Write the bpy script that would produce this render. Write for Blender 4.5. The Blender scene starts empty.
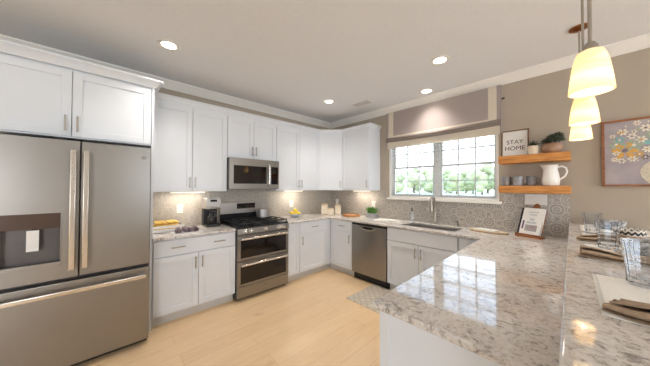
import bpy, bmesh, math, random
from mathutils import Vector, Matrix
random.seed(7)
R = math.radians
scn = bpy.context.scene
col = scn.collection

# ------------------------------------------------------------------ camera, light, exposure
cam = bpy.data.cameras.new('camera')
cam.sensor_width = 36.0
cam.lens = 36.0 * 232.0 / 650.0
cam.clip_start = 0.02
cam.clip_end = 500
camo = bpy.data.objects.new('camera', cam)
col.objects.link(camo)
camo.matrix_world = (Matrix.Translation((3.5026, -3.4778, 1.4354)) @ Matrix.Rotation(0.8138, 4, 'Z')
                     @ Matrix.Rotation(math.pi / 2 + 0.0166, 4, 'X') @ Matrix.Rotation(0.0022, 4, 'Z'))
scn.camera = camo
scn.view_settings.view_transform = 'Standard'
scn.view_settings.look = 'None'
scn.view_settings.gamma = 1.0
scn.view_settings.use_curve_mapping = False
scn.view_settings.exposure = 0.20

world = bpy.data.worlds.new('sky')
scn.world = world
world.use_nodes = True
_n = world.node_tree.nodes
_l = world.node_tree.links
_bg = _n['Background']
_tc = _n.new('ShaderNodeTexCoord')
_sep = _n.new('ShaderNodeSeparateXYZ')
_rmp = _n.new('ShaderNodeValToRGB')
_l.new(_tc.outputs['Generated'], _sep.inputs[0])
_l.new(_sep.outputs['Z'], _rmp.inputs[0])
_rmp.color_ramp.elements[0].position = 0.0
_rmp.color_ramp.elements[0].color = (0.93, 0.97, 1.0, 1)
_rmp.color_ramp.elements[1].position = 0.6
_rmp.color_ramp.elements[1].color = (0.42, 0.66, 1.0, 1)
_l.new(_rmp.outputs[0], _bg.inputs['Color'])
_bg.inputs['Strength'].default_value = 4.2

def light(kind, name, loc, energy, color, direction=None, **kw):
    d = bpy.data.lights.new(name, kind)
    d.energy = energy
    d.color = color
    for k, v in kw.items():
        setattr(d, k, v)
    o = bpy.data.objects.new(name, d)
    o.location = loc
    if direction is not None:
        o.rotation_euler = Vector(direction).to_track_quat('-Z', 'Y').to_euler()
    col.objects.link(o)
    return o

light('SUN', 'sun', (0, 0, 30), 1.6, (1.0, 0.95, 0.88), (-0.45, 0.5, -0.95), angle=R(1.0))
# added fill lamps at unseen openings of the living space, standing in for daylight
light('AREA', 'fill_right', (7.5, -1.35, 1.4), 26, (0.88, 0.94, 1.0), (-1, -0.10, 0.04), shape='RECTANGLE', size=1.9, size_y=2.0)
light('AREA', 'fill_right', (7.5, -6.75, 1.3), 48, (0.88, 0.94, 1.0), (-1, 0.35, 0.04), shape='RECTANGLE', size=1.9, size_y=2.0)
light('AREA', 'fill_front', (3.6, -7.85, 1.45), 4, (0.93, 0.965, 1.0), (-0.05, 1, 0.16), shape='RECTANGLE', size=1.1, size_y=2.0)

# ------------------------------------------------------------------ materials
def S(r, g, b):
    def f(c):
        c /= 255.0
        return c / 12.92 if c <= 0.04045 else ((c + 0.055) / 1.055) ** 2.4
    return (f(r), f(g), f(b), 1.0)

def mat(name, colour, rough=0.5, metal=0.0, **kw):
    m = bpy.data.materials.new(name)
    m.use_nodes = True
    b = m.node_tree.nodes['Principled BSDF']
    b.inputs['Base Color'].default_value = colour
    b.inputs['Roughness'].default_value = rough
    b.inputs['Metallic'].default_value = metal
    for k, v in kw.items():
        b.inputs[k.replace('_', ' ')].default_value = v
    return m

class NT:
    def __init__(s, m):
        s.t = m.node_tree
        s.b = s.t.nodes['Principled BSDF']
        s.tc = s.t.nodes.new('ShaderNodeTexCoord')
    def n(s, typ, ins=None, **props):
        nd = s.t.nodes.new('ShaderNode' + typ)
        for k, v in props.items():
            setattr(nd, k, v)
        for k, v in (ins or {}).items():
            if hasattr(v, 'links'):
                s.t.links.new(v, nd.inputs[k])
            else:
                nd.inputs[k].default_value = v
        return nd
    def m(s, op, a, b=0.0, c=None):
        ins = {0: a, 1: b}
        if c is not None:
            ins[2] = c
        return s.n('Math', ins, operation=op).outputs[0]
    def ramp(s, fac, stops):
        nd = s.n('ValToRGB', {0: fac})
        cr = nd.color_ramp
        while len(cr.elements) < len(stops):
            cr.elements.new(0.5)
        for e, (p, c) in zip(cr.elements, stops):
            e.position = p
            e.color = c
        return nd.outputs[0]
    def mix(s, fac, a, b, blend='MIX'):
        nd = s.n('MixRGB', {0: fac, 1: a, 2: b}, blend_type=blend)
        return nd.outputs[0]
    def set(s, name, v):
        s.t.links.new(v, s.b.inputs[name])
    def bump(s, h, strength=0.2, dist=0.01):
        s.set('Normal', s.n('Bump', {'Height': h, 'Strength': strength, 'Distance': dist}).outputs[0])
    def map(s, scale=(1, 1, 1), rot=(0, 0, 0)):
        return s.n('Mapping', {'Vector': s.tc.outputs['Object'], 'Scale': scale, 'Rotation': rot}).outputs[0]

def noisy(name, c0, c1, scale=8, rough=0.6, bump=0.0, metal=0.0, stretch=(1, 1, 1), **kw):
    m = mat(name, c0, rough, metal, **kw)
    t = NT(m)
    nz = t.n('TexNoise', {'Vector': t.map(stretch), 'Scale': scale, 'Detail': 6.0})
    t.set('Base Color', t.ramp(nz.outputs[0], [(0.32, c0), (0.68, c1)]))
    if bump:
        t.bump(nz.outputs[0], bump, 0.004)
    return m

M = {}
M['paint'] = noisy('cabinet_paint', S(228, 231, 236), S(231, 234, 239), 3, 0.38)
M['trim'] = noisy('trim_paint', S(240, 236, 230), S(243, 239, 233), 3, 0.4)
M['wall'] = noisy('wall_paint', S(178, 166, 150), S(182, 170, 154), 4, 0.85, 0.05)
M['ceiling'] = noisy('ceiling_paint', S(234, 234, 236), S(237, 237, 239), 30, 0.9, 0.15)
M['toe'] = noisy('toe_paint', S(212, 210, 207), S(216, 214, 211), 3, 0.5)

def wood_floor():
    m = mat('oak_planks', S(225, 195, 150), 0.32)
    t = NT(m)
    v = t.map((1, 1, 1), (0, 0, R(90)))
    br = t.n('TexBrick', {'Vector': v, 'Scale': 1.0, 'Mortar Size': 0.0012, 'Brick Width': 1.5, 'Row Height': 0.17,
                          'Color1': S(248, 215, 172), 'Color2': S(242, 206, 161), 'Mortar': S(210, 177, 136), 'Bias': -0.2})
    br.offset = 0.37
    nz = t.n('TexNoise', {'Vector': t.map((9, 1.2, 1)), 'Scale': 3.0, 'Detail': 8.0, 'Distortion': 0.6})
    g = t.ramp(nz.outputs[0], [(0.3, (0.88, 0.86, 0.82, 1)), (0.6, (1, 1, 1, 1))])
    kn = t.n('TexNoise', {'Vector': t.map((2.2, 1.3, 1)), 'Scale': 1.6, 'Detail': 2.0})
    k = t.ramp(kn.outputs[0], [(0.24, (0.72, 0.62, 0.52, 1)), (0.31, (1, 1, 1, 1))])
    c = t.mix(0.55, br.outputs[0], g, 'MULTIPLY')
    t.set('Base Color', t.mix(0.6, c, k, 'MULTIPLY'))
    t.set('Roughness', t.m('MULTIPLY_ADD', nz.outputs[0], 0.15, 0.24))
    return m
M['floor'] = wood_floor()

def granite():
    m = mat('granite', S(200, 192, 184), 0.06)
    t = NT(m)
    v = t.map()
    w = t.n('TexNoise', {'Vector': v, 'Scale': 17.0, 'Detail': 10.0, 'Roughness': 0.72, 'Distortion': 1.6})
    a = t.ramp(w.outputs[0], [(0.33, S(138, 130, 126)), (0.41, S(190, 184, 180)), (0.47, S(230, 226, 222)), (0.66, S(242, 239, 236))])
    f = t.n('TexNoise', {'Vector': v, 'Scale': 75.0, 'Detail': 4.0, 'Roughness': 0.7})
    b = t.ramp(f.outputs[0], [(0.34, S(168, 158, 150)), (0.45, S(236, 232, 228)), (0.7, (1, 1, 1, 1))])
    vo = t.n('TexNoise', {'Vector': v, 'Scale': 3.5, 'Detail': 5.0, 'Distortion': 1.0})
    d = t.ramp(vo.outputs[0], [(0.38, S(236, 228, 220)), (0.55, (1, 1, 1, 1))])
    c = t.mix(0.7, a, b, 'MULTIPLY')
    t.set('Base Color', t.mix(0.5, c, d, 'MULTIPLY'))
    t.b.inputs['Specular IOR Level'].default_value = 0.9
    return m
M['granite'] = granite()

def tile(name, axis, dark, lite):
    m = mat(name, S(180, 170, 155), 0.32)
    t = NT(m)
    sp = t.n('SeparateXYZ', {0: t.tc.outputs['Object']})
    s = 0.2
    def fr(o):
        return t.m('SUBTRACT', t.m('FRACT', t.m('DIVIDE', o, s)), 0.5)
    x = t.m('ABSOLUTE', fr(sp.outputs[axis]))
    y = t.m('ABSOLUTE', fr(sp.outputs['Z']))
    def ln(a, b):
        return t.m('SQRT', t.m('ADD', t.m('MULTIPLY', a, a), t.m('MULTIPLY', b, b)))
    def band(d, r, w):
        return t.n('MapRange', {0: t.m('ABSOLUTE', t.m('SUBTRACT', d, r)), 1: w, 2: w * 0.55, 3: 0.0, 4: 1.0}).outputs[0]
    dc = ln(x, y)
    dk = ln(t.m('SUBTRACT', x, 0.5), t.m('SUBTRACT', y, 0.5))
    de = ln(t.m('SUBTRACT', x, 0.5), y)
    df = ln(x, t.m('SUBTRACT', y, 0.5))
    acc = band(dc, 0.13, 0.022)
    for d, r, w in ((dc, 0.36, 0.022), (dk, 0.30, 0.022), (dk, 0.16, 0.022), (de, 0.13, 0.02), (df, 0.13, 0.02), (dc, 0.0, 0.045), (dk, 0.0, 0.05), (dc, 0.24, 0.016), (de, 0.22, 0.016), (df, 0.22, 0.016)):
        acc = t.m('MAXIMUM', acc, band(d, r, w))
    nz = t.n('TexNoise', {'Vector': t.map(), 'Scale': 55.0, 'Detail': 6.0, 'Roughness': 0.7})
    wear = t.ramp(nz.outputs[0], [(0.36, (0.70, 0.68, 0.66, 1)), (0.50, (0.95, 0.94, 0.92, 1)), (0.62, (1, 1, 1, 1))])
    c = t.mix(acc, dark, lite)
    t.set('Base Color', t.mix(0.85, c, wear, 'MULTIPLY'))
    t.bump(acc, 0.25, 0.003)
    return m
M['tile_x'] = tile('patterned_tile_back', 'X', S(172, 166, 160), S(214, 206, 195))
M['tile_y'] = tile('patterned_tile_left', 'Y', S(182, 176, 168), S(206, 199, 189))

def steel(name, c0, c1, rough=0.3, stretch=(1, 1, 60)):
    m = mat(name, c0, rough, 1.0)
    t = NT(m)
    nz = t.n('TexNoise', {'Vector': t.map(stretch), 'Scale': 6.0, 'Detail': 4.0})
    t.set('Base Color', t.ramp(nz.outputs[0], [(0.3, c0), (0.7, c1)]))
    t.set('Roughness', t.m('MULTIPLY_ADD', nz.outputs[0], 0.08, rough - 0.04))
    return m
M['slate'] = noisy('slate_steel', S(152, 148, 143), S(156, 152, 147), 3, 0.33, metal=0.95)
M['steel'] = noisy('brushed_steel', S(226, 221, 214), S(232, 227, 220), 4, 0.24, metal=1.0)
M['satin'] = noisy('satin_steel', S(178, 174, 170), S(188, 184, 180), 4, 0.36, metal=0.85)
M['chrome'] = mat('polished_steel', S(215, 212, 208), 0.14, 1.0)
M['emblem'] = mat('emblem_metal', S(120, 116, 114), 0.3, 0.8)
M['nickel'] = noisy('brushed_nickel', S(172, 165, 155), S(182, 175, 165), 5, 0.3, metal=1.0)
M['black'] = noisy('black_plastic', S(24, 24, 26), S(32, 32, 34), 20, 0.35)
M['iron'] = noisy('cast_iron', S(26, 26, 28), S(40, 40, 42), 60, 0.55, 0.2)
M['enamel'] = noisy('black_enamel', S(30, 31, 34), S(36, 37, 40), 10, 0.15)
M['darkglass'] = mat('dark_oven_glass', S(26, 19, 16), 0.05, 0.0, Specular_IOR_Level=0.5)
M['panelglass'] = mat('glossy_brown_panel', S(96, 80, 72), 0.16, 0.25)
M['recess'] = noisy('dark_recess', S(92, 88, 88), S(100, 96, 95), 6, 0.35, metal=0.6)
M['white'] = noisy('white_ceramic', S(240, 237, 232), S(245, 242, 238), 6, 0.2)
M['plate_white'] = noisy('white_plastic', S(236, 234, 230), S(240, 238, 234), 6, 0.4)
M['cream'] = noisy('cream_ceramic', S(232, 218, 196), S(238, 226, 206), 12, 0.35)
M['yellow'] = noisy('lemon_skin', S(232, 196, 40), S(244, 214, 70), 60, 0.45, 0.1)
M['grey_cer'] = noisy('grey_stoneware', S(168, 166, 168), S(186, 184, 186), 18, 0.35)
M['blue_cer'] = noisy('pale_blue_stoneware', S(178, 184, 192), S(196, 202, 208), 18, 0.3)
M['mug'] = noisy('grey_glaze', S(132, 131, 134), S(158, 157, 160), 14, 0.25)
M['leaf'] = noisy('succulent_leaf', S(48, 58, 46), S(88, 94, 74), 25, 0.5)
M['leaf2'] = noisy('fresh_leaf', S(64, 120, 48), S(112, 164, 78), 25, 0.5)
M['soil'] = noisy('soil', S(60, 46, 36), S(84, 66, 52), 60, 0.9, 0.4)
M['copper_pot'] = noisy('brown_stoneware', S(150, 112, 86), S(196, 164, 138), 5, 0.35, stretch=(1, 1, 3))
M['linen'] = noisy('brown_linen', S(156, 132, 108), S(182, 158, 134), 90, 0.9, 0.3)
M['cloth_white'] = noisy('cream_linen', S(242, 238, 231), S(248, 245, 239), 120, 0.9, 0.25)
M['mauve'] = noisy('mauve_linen', S(126, 108, 116), S(162, 144, 150), 60, 0.9, 0.3)
M['bread'] = noisy('golden_biscuit', S(214, 164, 70), S(240, 204, 120), 30, 0.75, 0.3)
M['paper'] = noisy('white_paper', S(236, 234, 230), S(242, 240, 236), 10, 0.8)
M['ink'] = noisy('dark_ink', S(44, 42, 42), S(52, 50, 50), 10, 0.8)
M['speckle'] = noisy('speckled_glaze', S(96, 98, 104), S(232, 230, 226), 60, 0.3)

def wood(name, c0, c1, rough=0.45, stretch=(1.5, 14, 14), scale=4):
    m = mat(name, c0, rough)
    t = NT(m)
    nz = t.n('TexNoise', {'Vector': t.map(stretch), 'Scale': scale, 'Detail': 7.0, 'Distortion': 0.8})
    t.set('Base Color', t.ramp(nz.outputs[0], [(0.32, c0), (0.66, c1)]))
    t.bump(nz.outputs[0], 0.12, 0.002)
    return m
M['shelf'] = wood('honey_wood', S(176, 108, 44), S(222, 158, 82))
M['brownwood'] = wood('brown_wood', S(120, 70, 36), S(172, 110, 62))
M['framewood'] = wood('frame_wood', S(96, 66, 42), S(132, 94, 62))
M['palewood'] = wood('pale_wood', S(206, 184, 152), S(232, 216, 190))
M['board'] = wood('chopping_board', S(164, 108, 62), S(204, 150, 98))
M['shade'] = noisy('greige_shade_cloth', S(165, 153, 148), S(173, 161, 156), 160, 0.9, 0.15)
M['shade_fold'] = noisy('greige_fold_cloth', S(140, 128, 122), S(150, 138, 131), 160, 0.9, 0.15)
def tape():
    m = mat('woven_tape', S(206, 194, 174), 0.9)
    t = NT(m)
    ck = t.n('TexChecker', {'Vector': t.map((1, 1, 1)), 'Scale': 90.0, 'Color1': S(232, 224, 208), 'Color2': S(200, 186, 166)})
    t.set('Base Color', ck.outputs[0])
    return m
M['tape'] = tape()
M['bronze'] = steel('warm_bronze', S(150, 98, 62), S(176, 120, 80), 0.25)

def emit(name, colour, strength, base=None):
    m = mat(name, base or colour, 0.5)
    b = m.node_tree.nodes['Principled BSDF']
    b.inputs['Emission Color'].default_value = colour
    b.inputs['Emission Strength'].default_value = strength
    return m
M['led'] = emit('recessed_led', (1.0, 0.93, 0.80, 1), 6.0)
M['strip'] = emit('strip_led', (1.0, 0.9, 0.74, 1), 4.0)

def alabaster():
    m = mat('alabaster_glass', S(250, 236, 205), 0.25)
    t = NT(m)
    nz = t.n('TexNoise', {'Vector': t.map((2, 2, 14), (R(12), R(6), 0)), 'Scale': 2.2, 'Detail': 3.0, 'Distortion': 0.8})
    c = t.ramp(nz.outputs[0], [(0.35, (1.0, 0.84, 0.60, 1)), (0.62, (1.0, 0.93, 0.78, 1))])
    t.set('Base Color', c)
    t.set('Emission Color', c)
    t.b.inputs['Emission Strength'].default_value = 0.12
    t.b.inputs['Subsurface Weight'].default_value = 0.0
    tr = t.n('BsdfTranslucent', {'Color': c})
    mx = t.n('MixShader', {0: 0.5, 1: t.b.outputs[0], 2: tr.outputs[0]})
    t.t.links.new(mx.outputs[0], t.t.nodes['Material Output'].inputs[0])
    return m
M['alabaster'] = alabaster()

def thin_glass(name, tint=(1, 1, 1, 1), refl=1.0):
    m = bpy.data.materials.new(name)
    m.use_nodes = True
    t = m.node_tree
    t.nodes.remove(t.nodes['Principled BSDF'])
    a = t.nodes.new('ShaderNodeBsdfTransparent')
    a.inputs[0].default_value = tint
    g = t.nodes.new('ShaderNodeBsdfGlossy')
    g.inputs['Roughness'].default_value = 0.02
    f = t.nodes.new('ShaderNodeFresnel')
    f.inputs[0].default_value = 1.45
    mx = t.nodes.new('ShaderNodeMixShader')
    t.links.new(f.outputs[0], mx.inputs[0])
    t.links.new(a.outputs[0], mx.inputs[1])
    t.links.new(g.outputs[0], mx.inputs[2])
    t.links.new(mx.outputs[0], t.nodes['Material Output'].inputs[0])
    return m
M['pane'] = thin_glass('window_pane')
M['tumbler'] = mat('clear_tumbler', (0.93, 0.96, 1.0, 1), 0.02, 0.0, Transmission_Weight=1.0, IOR=1.45)
def slatm():
    m = mat('blind_slat', S(222, 228, 232), 0.5)
    t = NT(m)
    tr = t.n('BsdfTranslucent', {'Color': S(214, 224, 232)})
    mx = t.n('MixShader', {0: 0.25, 1: t.b.outputs[0], 2: tr.outputs[0]})
    t.t.links.new(mx.outputs[0], t.t.nodes['Material Output'].inputs[0])
    return m
M['slat'] = slatm()
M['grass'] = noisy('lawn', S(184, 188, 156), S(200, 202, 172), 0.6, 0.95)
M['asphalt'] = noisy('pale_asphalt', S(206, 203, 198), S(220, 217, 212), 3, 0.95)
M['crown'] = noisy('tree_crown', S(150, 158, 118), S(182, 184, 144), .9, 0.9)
M['bark'] = noisy('bark', S(96, 80, 64), S(124, 106, 88), 6, 0.9)

def rugm():
    m = mat('woven_rug', S(200, 188, 170), 0.95)
    t = NT(m)
    ck = t.n('TexBrick', {'Vector': t.map((1, 1, 1), (0, 0, R(45))), 'Scale': 1.0, 'Brick Width': 0.07, 'Row Height': 0.07, 'Mortar Size': 0.008,
                          'Color1': S(214, 204, 188), 'Color2': S(206, 194, 176), 'Mortar': S(192, 180, 164)})
    ck.offset = 0.0
    nz = t.n('TexNoise', {'Vector': t.map(), 'Scale': 150.0})
    t.set('Base Color', ck.outputs[0])
    t.bump(nz.outputs[0], 0.4, 0.004)
    return m
M['rug'] = rugm()

# ------------------------------------------------------------------ mesh helpers
class MB:
    def __init__(s):
        s.v, s.f, s.m, s.flat = [], [], [], set()
    def add(s, vs, fs, mi=0, tf=None):
        o = len(s.v)
        s.v += [tuple((tf @ Vector(v)) if tf is not None else v) for v in vs]
        s.f += [tuple(i + o for i in f) for f in fs]
        s.m += [mi] * len(fs)
        return s
    def box(s, x0, x1, y0, y1, z0, z1, mi=0, bev=0.0, tf=None):
        x0, x1 = min(x0, x1), max(x0, x1)
        y0, y1 = min(y0, y1), max(y0, y1)
        z0, z1 = min(z0, z1), max(z0, z1)
        vs = [(x, y, z) for x in (x0, x1) for y in (y0, y1) for z in (z0, z1)]
        fs = [(0, 1, 3, 2), (4, 6, 7, 5), (0, 4, 5, 1), (2, 3, 7, 6), (0, 2, 6, 4), (1, 5, 7, 3)]
        if bev <= 0:
            return s.add(vs, fs, mi, tf)
        b = bmesh.new()
        bv = [b.verts.new(v) for v in vs]
        for f in fs:
            b.faces.new([bv[i] for i in f])
        bmesh.ops.bevel(b, geom=list(b.edges), offset=min(bev, 0.45 * min(x1 - x0, y1 - y0, z1 - z0)), segments=2, profile=0.5, affect='EDGES')
        b.verts.index_update()
        big = [i for i, f in enumerate(b.faces) if max(abs(c) for c in f.normal) > .999]
        s.flat |= {len(s.f) + i for i in big}
        s.add([tuple(v.co) for v in b.verts], [tuple(v.index for v in f.verts) for f in b.faces], mi, tf)
        b.free()
        return s
    def lathe(s, prof, cx=0.0, cy=0.0, seg=24, mi=0, tf=None, closed=False):
        vs, fs = [], []
        n = len(prof)
        for i in range(seg):
            a = 2 * math.pi * i / seg
            for r, z in prof:
                vs.append((cx + r * math.cos(a), cy + r * math.sin(a), z))
        for i in range(seg):
            j = (i + 1) % seg
            for k in range(n - 1 if not closed else n):
                k2 = (k + 1) % n
                fs.append((i * n + k, j * n + k, j * n + k2, i * n + k2))
        if not closed:
            if prof[0][0] > 1e-6:
                fs.append(tuple(i * n for i in reversed(range(seg))))
            if prof[-1][0] > 1e-6:
                fs.append(tuple(i * n + n - 1 for i in range(seg)))
        return s.add(vs, fs, mi, tf)
    def cyl(s, p0, p1, r0, r1=None, seg=16, mi=0, tf=None):
        return s.tube([p0, p1], [r0, r0 if r1 is None else r1], seg, mi, tf)
    def tube(s, pts, r, seg=10, mi=0, tf=None):
        P = [Vector(p) for p in pts]
        rs = r if isinstance(r, (list, tuple)) else [r] * len(P)
        T = []
        for i in range(len(P)):
            a = P[max(i - 1, 0)]
            b = P[min(i + 1, len(P) - 1)]
            T.append((b - a).normalized())
        up = Vector((0, 0, 1)) if abs(T[0].z) < 0.9 else Vector((1, 0, 0))
        u = T[0].cross(up).normalized()
        vs, fs = [], []
        for i, p in enumerate(P):
            u = (u - T[i] * u.dot(T[i])).normalized()
            w = T[i].cross(u)
            for k in range(seg):
                a = 2 * math.pi * k / seg
                vs.append(tuple(p + (u * math.cos(a) + w * math.sin(a)) * rs[i]))
        for i in range(len(P) - 1):
            for k in range(seg):
                k2 = (k + 1) % seg
                fs.append((i * seg + k, i * seg + k2, (i + 1) * seg + k2, (i + 1) * seg + k))
        fs.append(tuple(reversed(range(seg))))
        fs.append(tuple((len(P) - 1) * seg + k for k in range(seg)))
        return s.add(vs, fs, mi, tf)
    def prism(s, poly, z0, z1, mi=0, tf=None):
        n = len(poly)
        vs = [(x, y, z0) for x, y in poly] + [(x, y, z1) for x, y in poly]
        fs = [tuple(reversed(range(n))), tuple(range(n, 2 * n))] + [(i, (i + 1) % n, n + (i + 1) % n, n + i) for i in range(n)]
        return s.add(vs, fs, mi, tf)
    def ball(s, c, r, sub=2, mi=0, jit=0.0, tf=None):
        b = bmesh.new()
        bmesh.ops.create_icosphere(b, subdivisions=sub, radius=1.0)
        rr = r if isinstance(r, (tuple, list)) else (r, r, r)
        vs = []
        for v in b.verts:
            k = 1 + random.uniform(-jit, jit)
            vs.append((c[0] + v.co.x * rr[0] * k, c[1] + v.co.y * rr[1] * k, c[2] + v.co.z * rr[2] * k))
        b.verts.index_update()
        s.add(vs, [tuple(v.index for v in f.verts) for f in b.faces], mi, tf)
        b.free()
        return s
    def build(s, name, mats, parent=None, smooth=35):
        me = bpy.data.meshes.new(name)
        me.from_pydata(s.v, [], s.f)
        for m in (mats if isinstance(mats, (list, tuple)) else [mats]):
            me.materials.append(m)
        for p, mi in zip(me.polygons, s.m):
            p.material_index = mi
        b = bmesh.new()
        b.from_mesh(me)
        bmesh.ops.recalc_face_normals(b, faces=list(b.faces))
        b.to_mesh(me)
        b.free()
        if smooth:
            for p in me.polygons:
                p.use_smooth = True
            me.set_sharp_from_angle(angle=R(smooth))
            for i in s.flat:
                me.polygons[i].use_smooth = False
        o = bpy.data.objects.new(name, me)
        col.objects.link(o)
        if parent is not None:
            o.parent = parent
        return o

def tag(o, label, cat, group=None, kind=None):
    o['label'] = label
    o['category'] = cat
    if group:
        o['group'] = group
    if kind:
        o['kind'] = kind
    return o
def thing(name, label, cat, loc=(0, 0, 0), rz=0.0, group=None):
    o = bpy.data.objects.new(name, None)
    o.empty_display_size = 0.05
    col.objects.link(o)
    o.location = loc
    o.rotation_euler = (0, 0, rz)
    return tag(o, label, cat, group)
def struct(o, label, cat):
    return tag(o, label, cat, kind='structure')
def single(mb, name, m, label, cat, loc=(0, 0, 0), rz=0.0, group=None, smooth=35):
    o = mb.build(name, m, None, smooth)
    o.location = loc
    o.rotation_euler = (0, 0, rz)
    return tag(o, label, cat, group)
def copy_thing(o, loc, rz, label):
    c = o.copy()
    col.objects.link(c)
    c.location = loc
    c.rotation_euler = (0, 0, rz)
    c['label'] = label
    for ch in list(o.children):
        d = ch.copy()
        col.objects.link(d)
        d.parent = c
        for g in list(ch.children):
            e = g.copy()
            col.objects.link(e)
            e.parent = d
    return c

# ------------------------------------------------------------------ key dimensions
CEIL = 2.77
Y1, Y2, Y3, Y4 = -0.61, -1.529, -2.291, -3.129      # wall run: corner cabinet | pair | range | pair | fridge
CT = 0.914
WX0, WX1, WZ0, WZ1 = 1.40, 2.905, 1.262, 2.24       # window opening
FX, FY = 7.6, -8.0                                  # far sides of the open plan room
BARX0, BARX1, BARZ = 3.482, 3.985, 1.075

# ------------------------------------------------------------------ setting
struct(MB().box(-0.12, FX + .12, FY - .12, 0.14, -0.06, 0).build('floor', M['floor'], None, 0), 'light oak plank floor', 'floor')
struct(MB().box(-0.12, FX + .12, FY - .12, 0.14, CEIL, CEIL + 0.1).build('ceiling', M['ceiling'], None, 0), 'warm white painted ceiling', 'ceiling')
struct(MB().box(-0.12, 0, FY - .12, 0.14, 0, CEIL).build('wall_left', M['wall'], None, 0), 'greige wall behind the range and fridge', 'wall')
w = MB()
w.box(0, WX0, 0, 0.14, 0, CEIL).box(WX1, FX + .12, 0, 0.14, 0, CEIL).box(WX0, WX1, 0, 0.14, 0, WZ0).box(WX0, WX1, 0, 0.14, WZ1, CEIL)
struct(w.build('wall_back', M['wall'], None, 0), 'greige wall with the sink window', 'wall')
w = MB()
w.box(FX, FX + .12, FY, -7.8, 0, CEIL).box(FX, FX + .12, -5.7, -2.35, 0, CEIL).box(FX, FX + .12, -.35, 0, 0, CEIL)  # unseen openings, placed for the light and kept out of the fridge reflection
for ya, yb in ((-7.8, -5.7), (-2.35, -.35)):
    w.box(FX, FX + .12, ya, yb, 0, 0.3).box(FX, FX + .12, ya, yb, 2.5, CEIL)
struct(w.build('wall_right', M['wall'], None, 0), 'greige far wall of the adjoining living space with two openings added for light', 'wall')
w = MB()
w.box(0, 3.0, FY - .12, FY, 0, CEIL).box(4.2, FX + .12, FY - .12, FY, 0, CEIL).box(3.0, 4.2, FY - .12, FY, 0, 0.4).box(3.0, 4.2, FY - .12, FY, 2.5, CEIL)  # unseen opening, narrowed to limit light on the peninsula end
struct(w.build('wall_front', M['wall'], None, 0), 'greige wall behind the viewer with an opening added for light', 'wall')
struct(MB().box(3.53, 3.66, -2.86, 0, 0, BARZ - 0.032).build('wall_peninsula', M['trim'], None, 0), 'white half wall carrying the raised bar', 'wall')

# crown moulding at the ceiling
cp = [(0, 0), (0.012, 0), (0.020, 0.018), (0.028, 0.024), (0.052, 0.058), (0.074, 0.078), (0.082, 0.086), (0.082, 0.098), (0, 0.098)]
def crown(name, p0, p1, nrm, z, label, prof=cp, m0=0.0, m1=0.0):
    """moulding along p0->p1, profile pushed out along nrm; m0/m1 mitre the ends"""
    d = (Vector(p1) - Vector(p0)).normalized()
    mb = MB()
    vs = []
    for (p, mt, sg) in ((Vector(p0), m0, 1), (Vector(p1), m1, -1)):
        for o, h in prof:
            q = p + Vector(nrm) * o + d * (sg * mt * o)
            vs.append((q.x, q.y, z + h))
    n = len(prof)
    mb.add(vs, [(i, (i + 1) % n, n + (i + 1) % n, n + i) for i in range(n)] + [tuple(range(n)), tuple(range(n, 2 * n))])
    return mb
zc = CEIL - 0.098
struct(crown('', (0, FY, 0), (0, 0, 0), (1, 0, 0), zc, '', m1=1.0).build('trim_1', M['trim'], None, 18), 'white crown moulding above the range wall', 'moulding')
struct(crown('', (0, 0, 0), (FX, 0, 0), (0, -1, 0), zc, '', m0=1.0).build('trim_2', M['trim'], None, 18), 'white crown moulding above the window wall', 'moulding')
bp = [(0, 0), (0.014, 0), (0.014, 0.10), (0.006, 0.125), (0, 0.125)]
struct(crown('', (3.66, 0, 0), (FX, 0, 0), (0, -1, 0), 0, '', bp).build('baseboard_back', M['trim']), 'white baseboard under the painting wall', 'baseboard')
struct(crown('', (0, FY, 0), (0, -4.30, 0), (1, 0, 0), 0, '', bp).build('baseboard_left', M['trim']), 'white baseboard beyond the fridge', 'baseboard')

# backsplash tile
struct(MB().box(0, 0.008, Y4, 0, CT, 1.42).build('wall_left_tile', M['tile_y'], None, 0), 'patterned tile backsplash behind the range', 'backsplash')
w = MB()
w.box(0.009, WX0 - .04, -0.008, 0, CT, 1.37).box(WX0 - .04, WX1 + .04, -0.008, 0, CT, WZ0 - .032).box(WX1 + .04, 3.496, -0.008, 0, CT, 1.37)
struct(w.build('wall_back_tile', M['tile_x'], None, 0), 'patterned tile backsplash under the sink window', 'backsplash')

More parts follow.
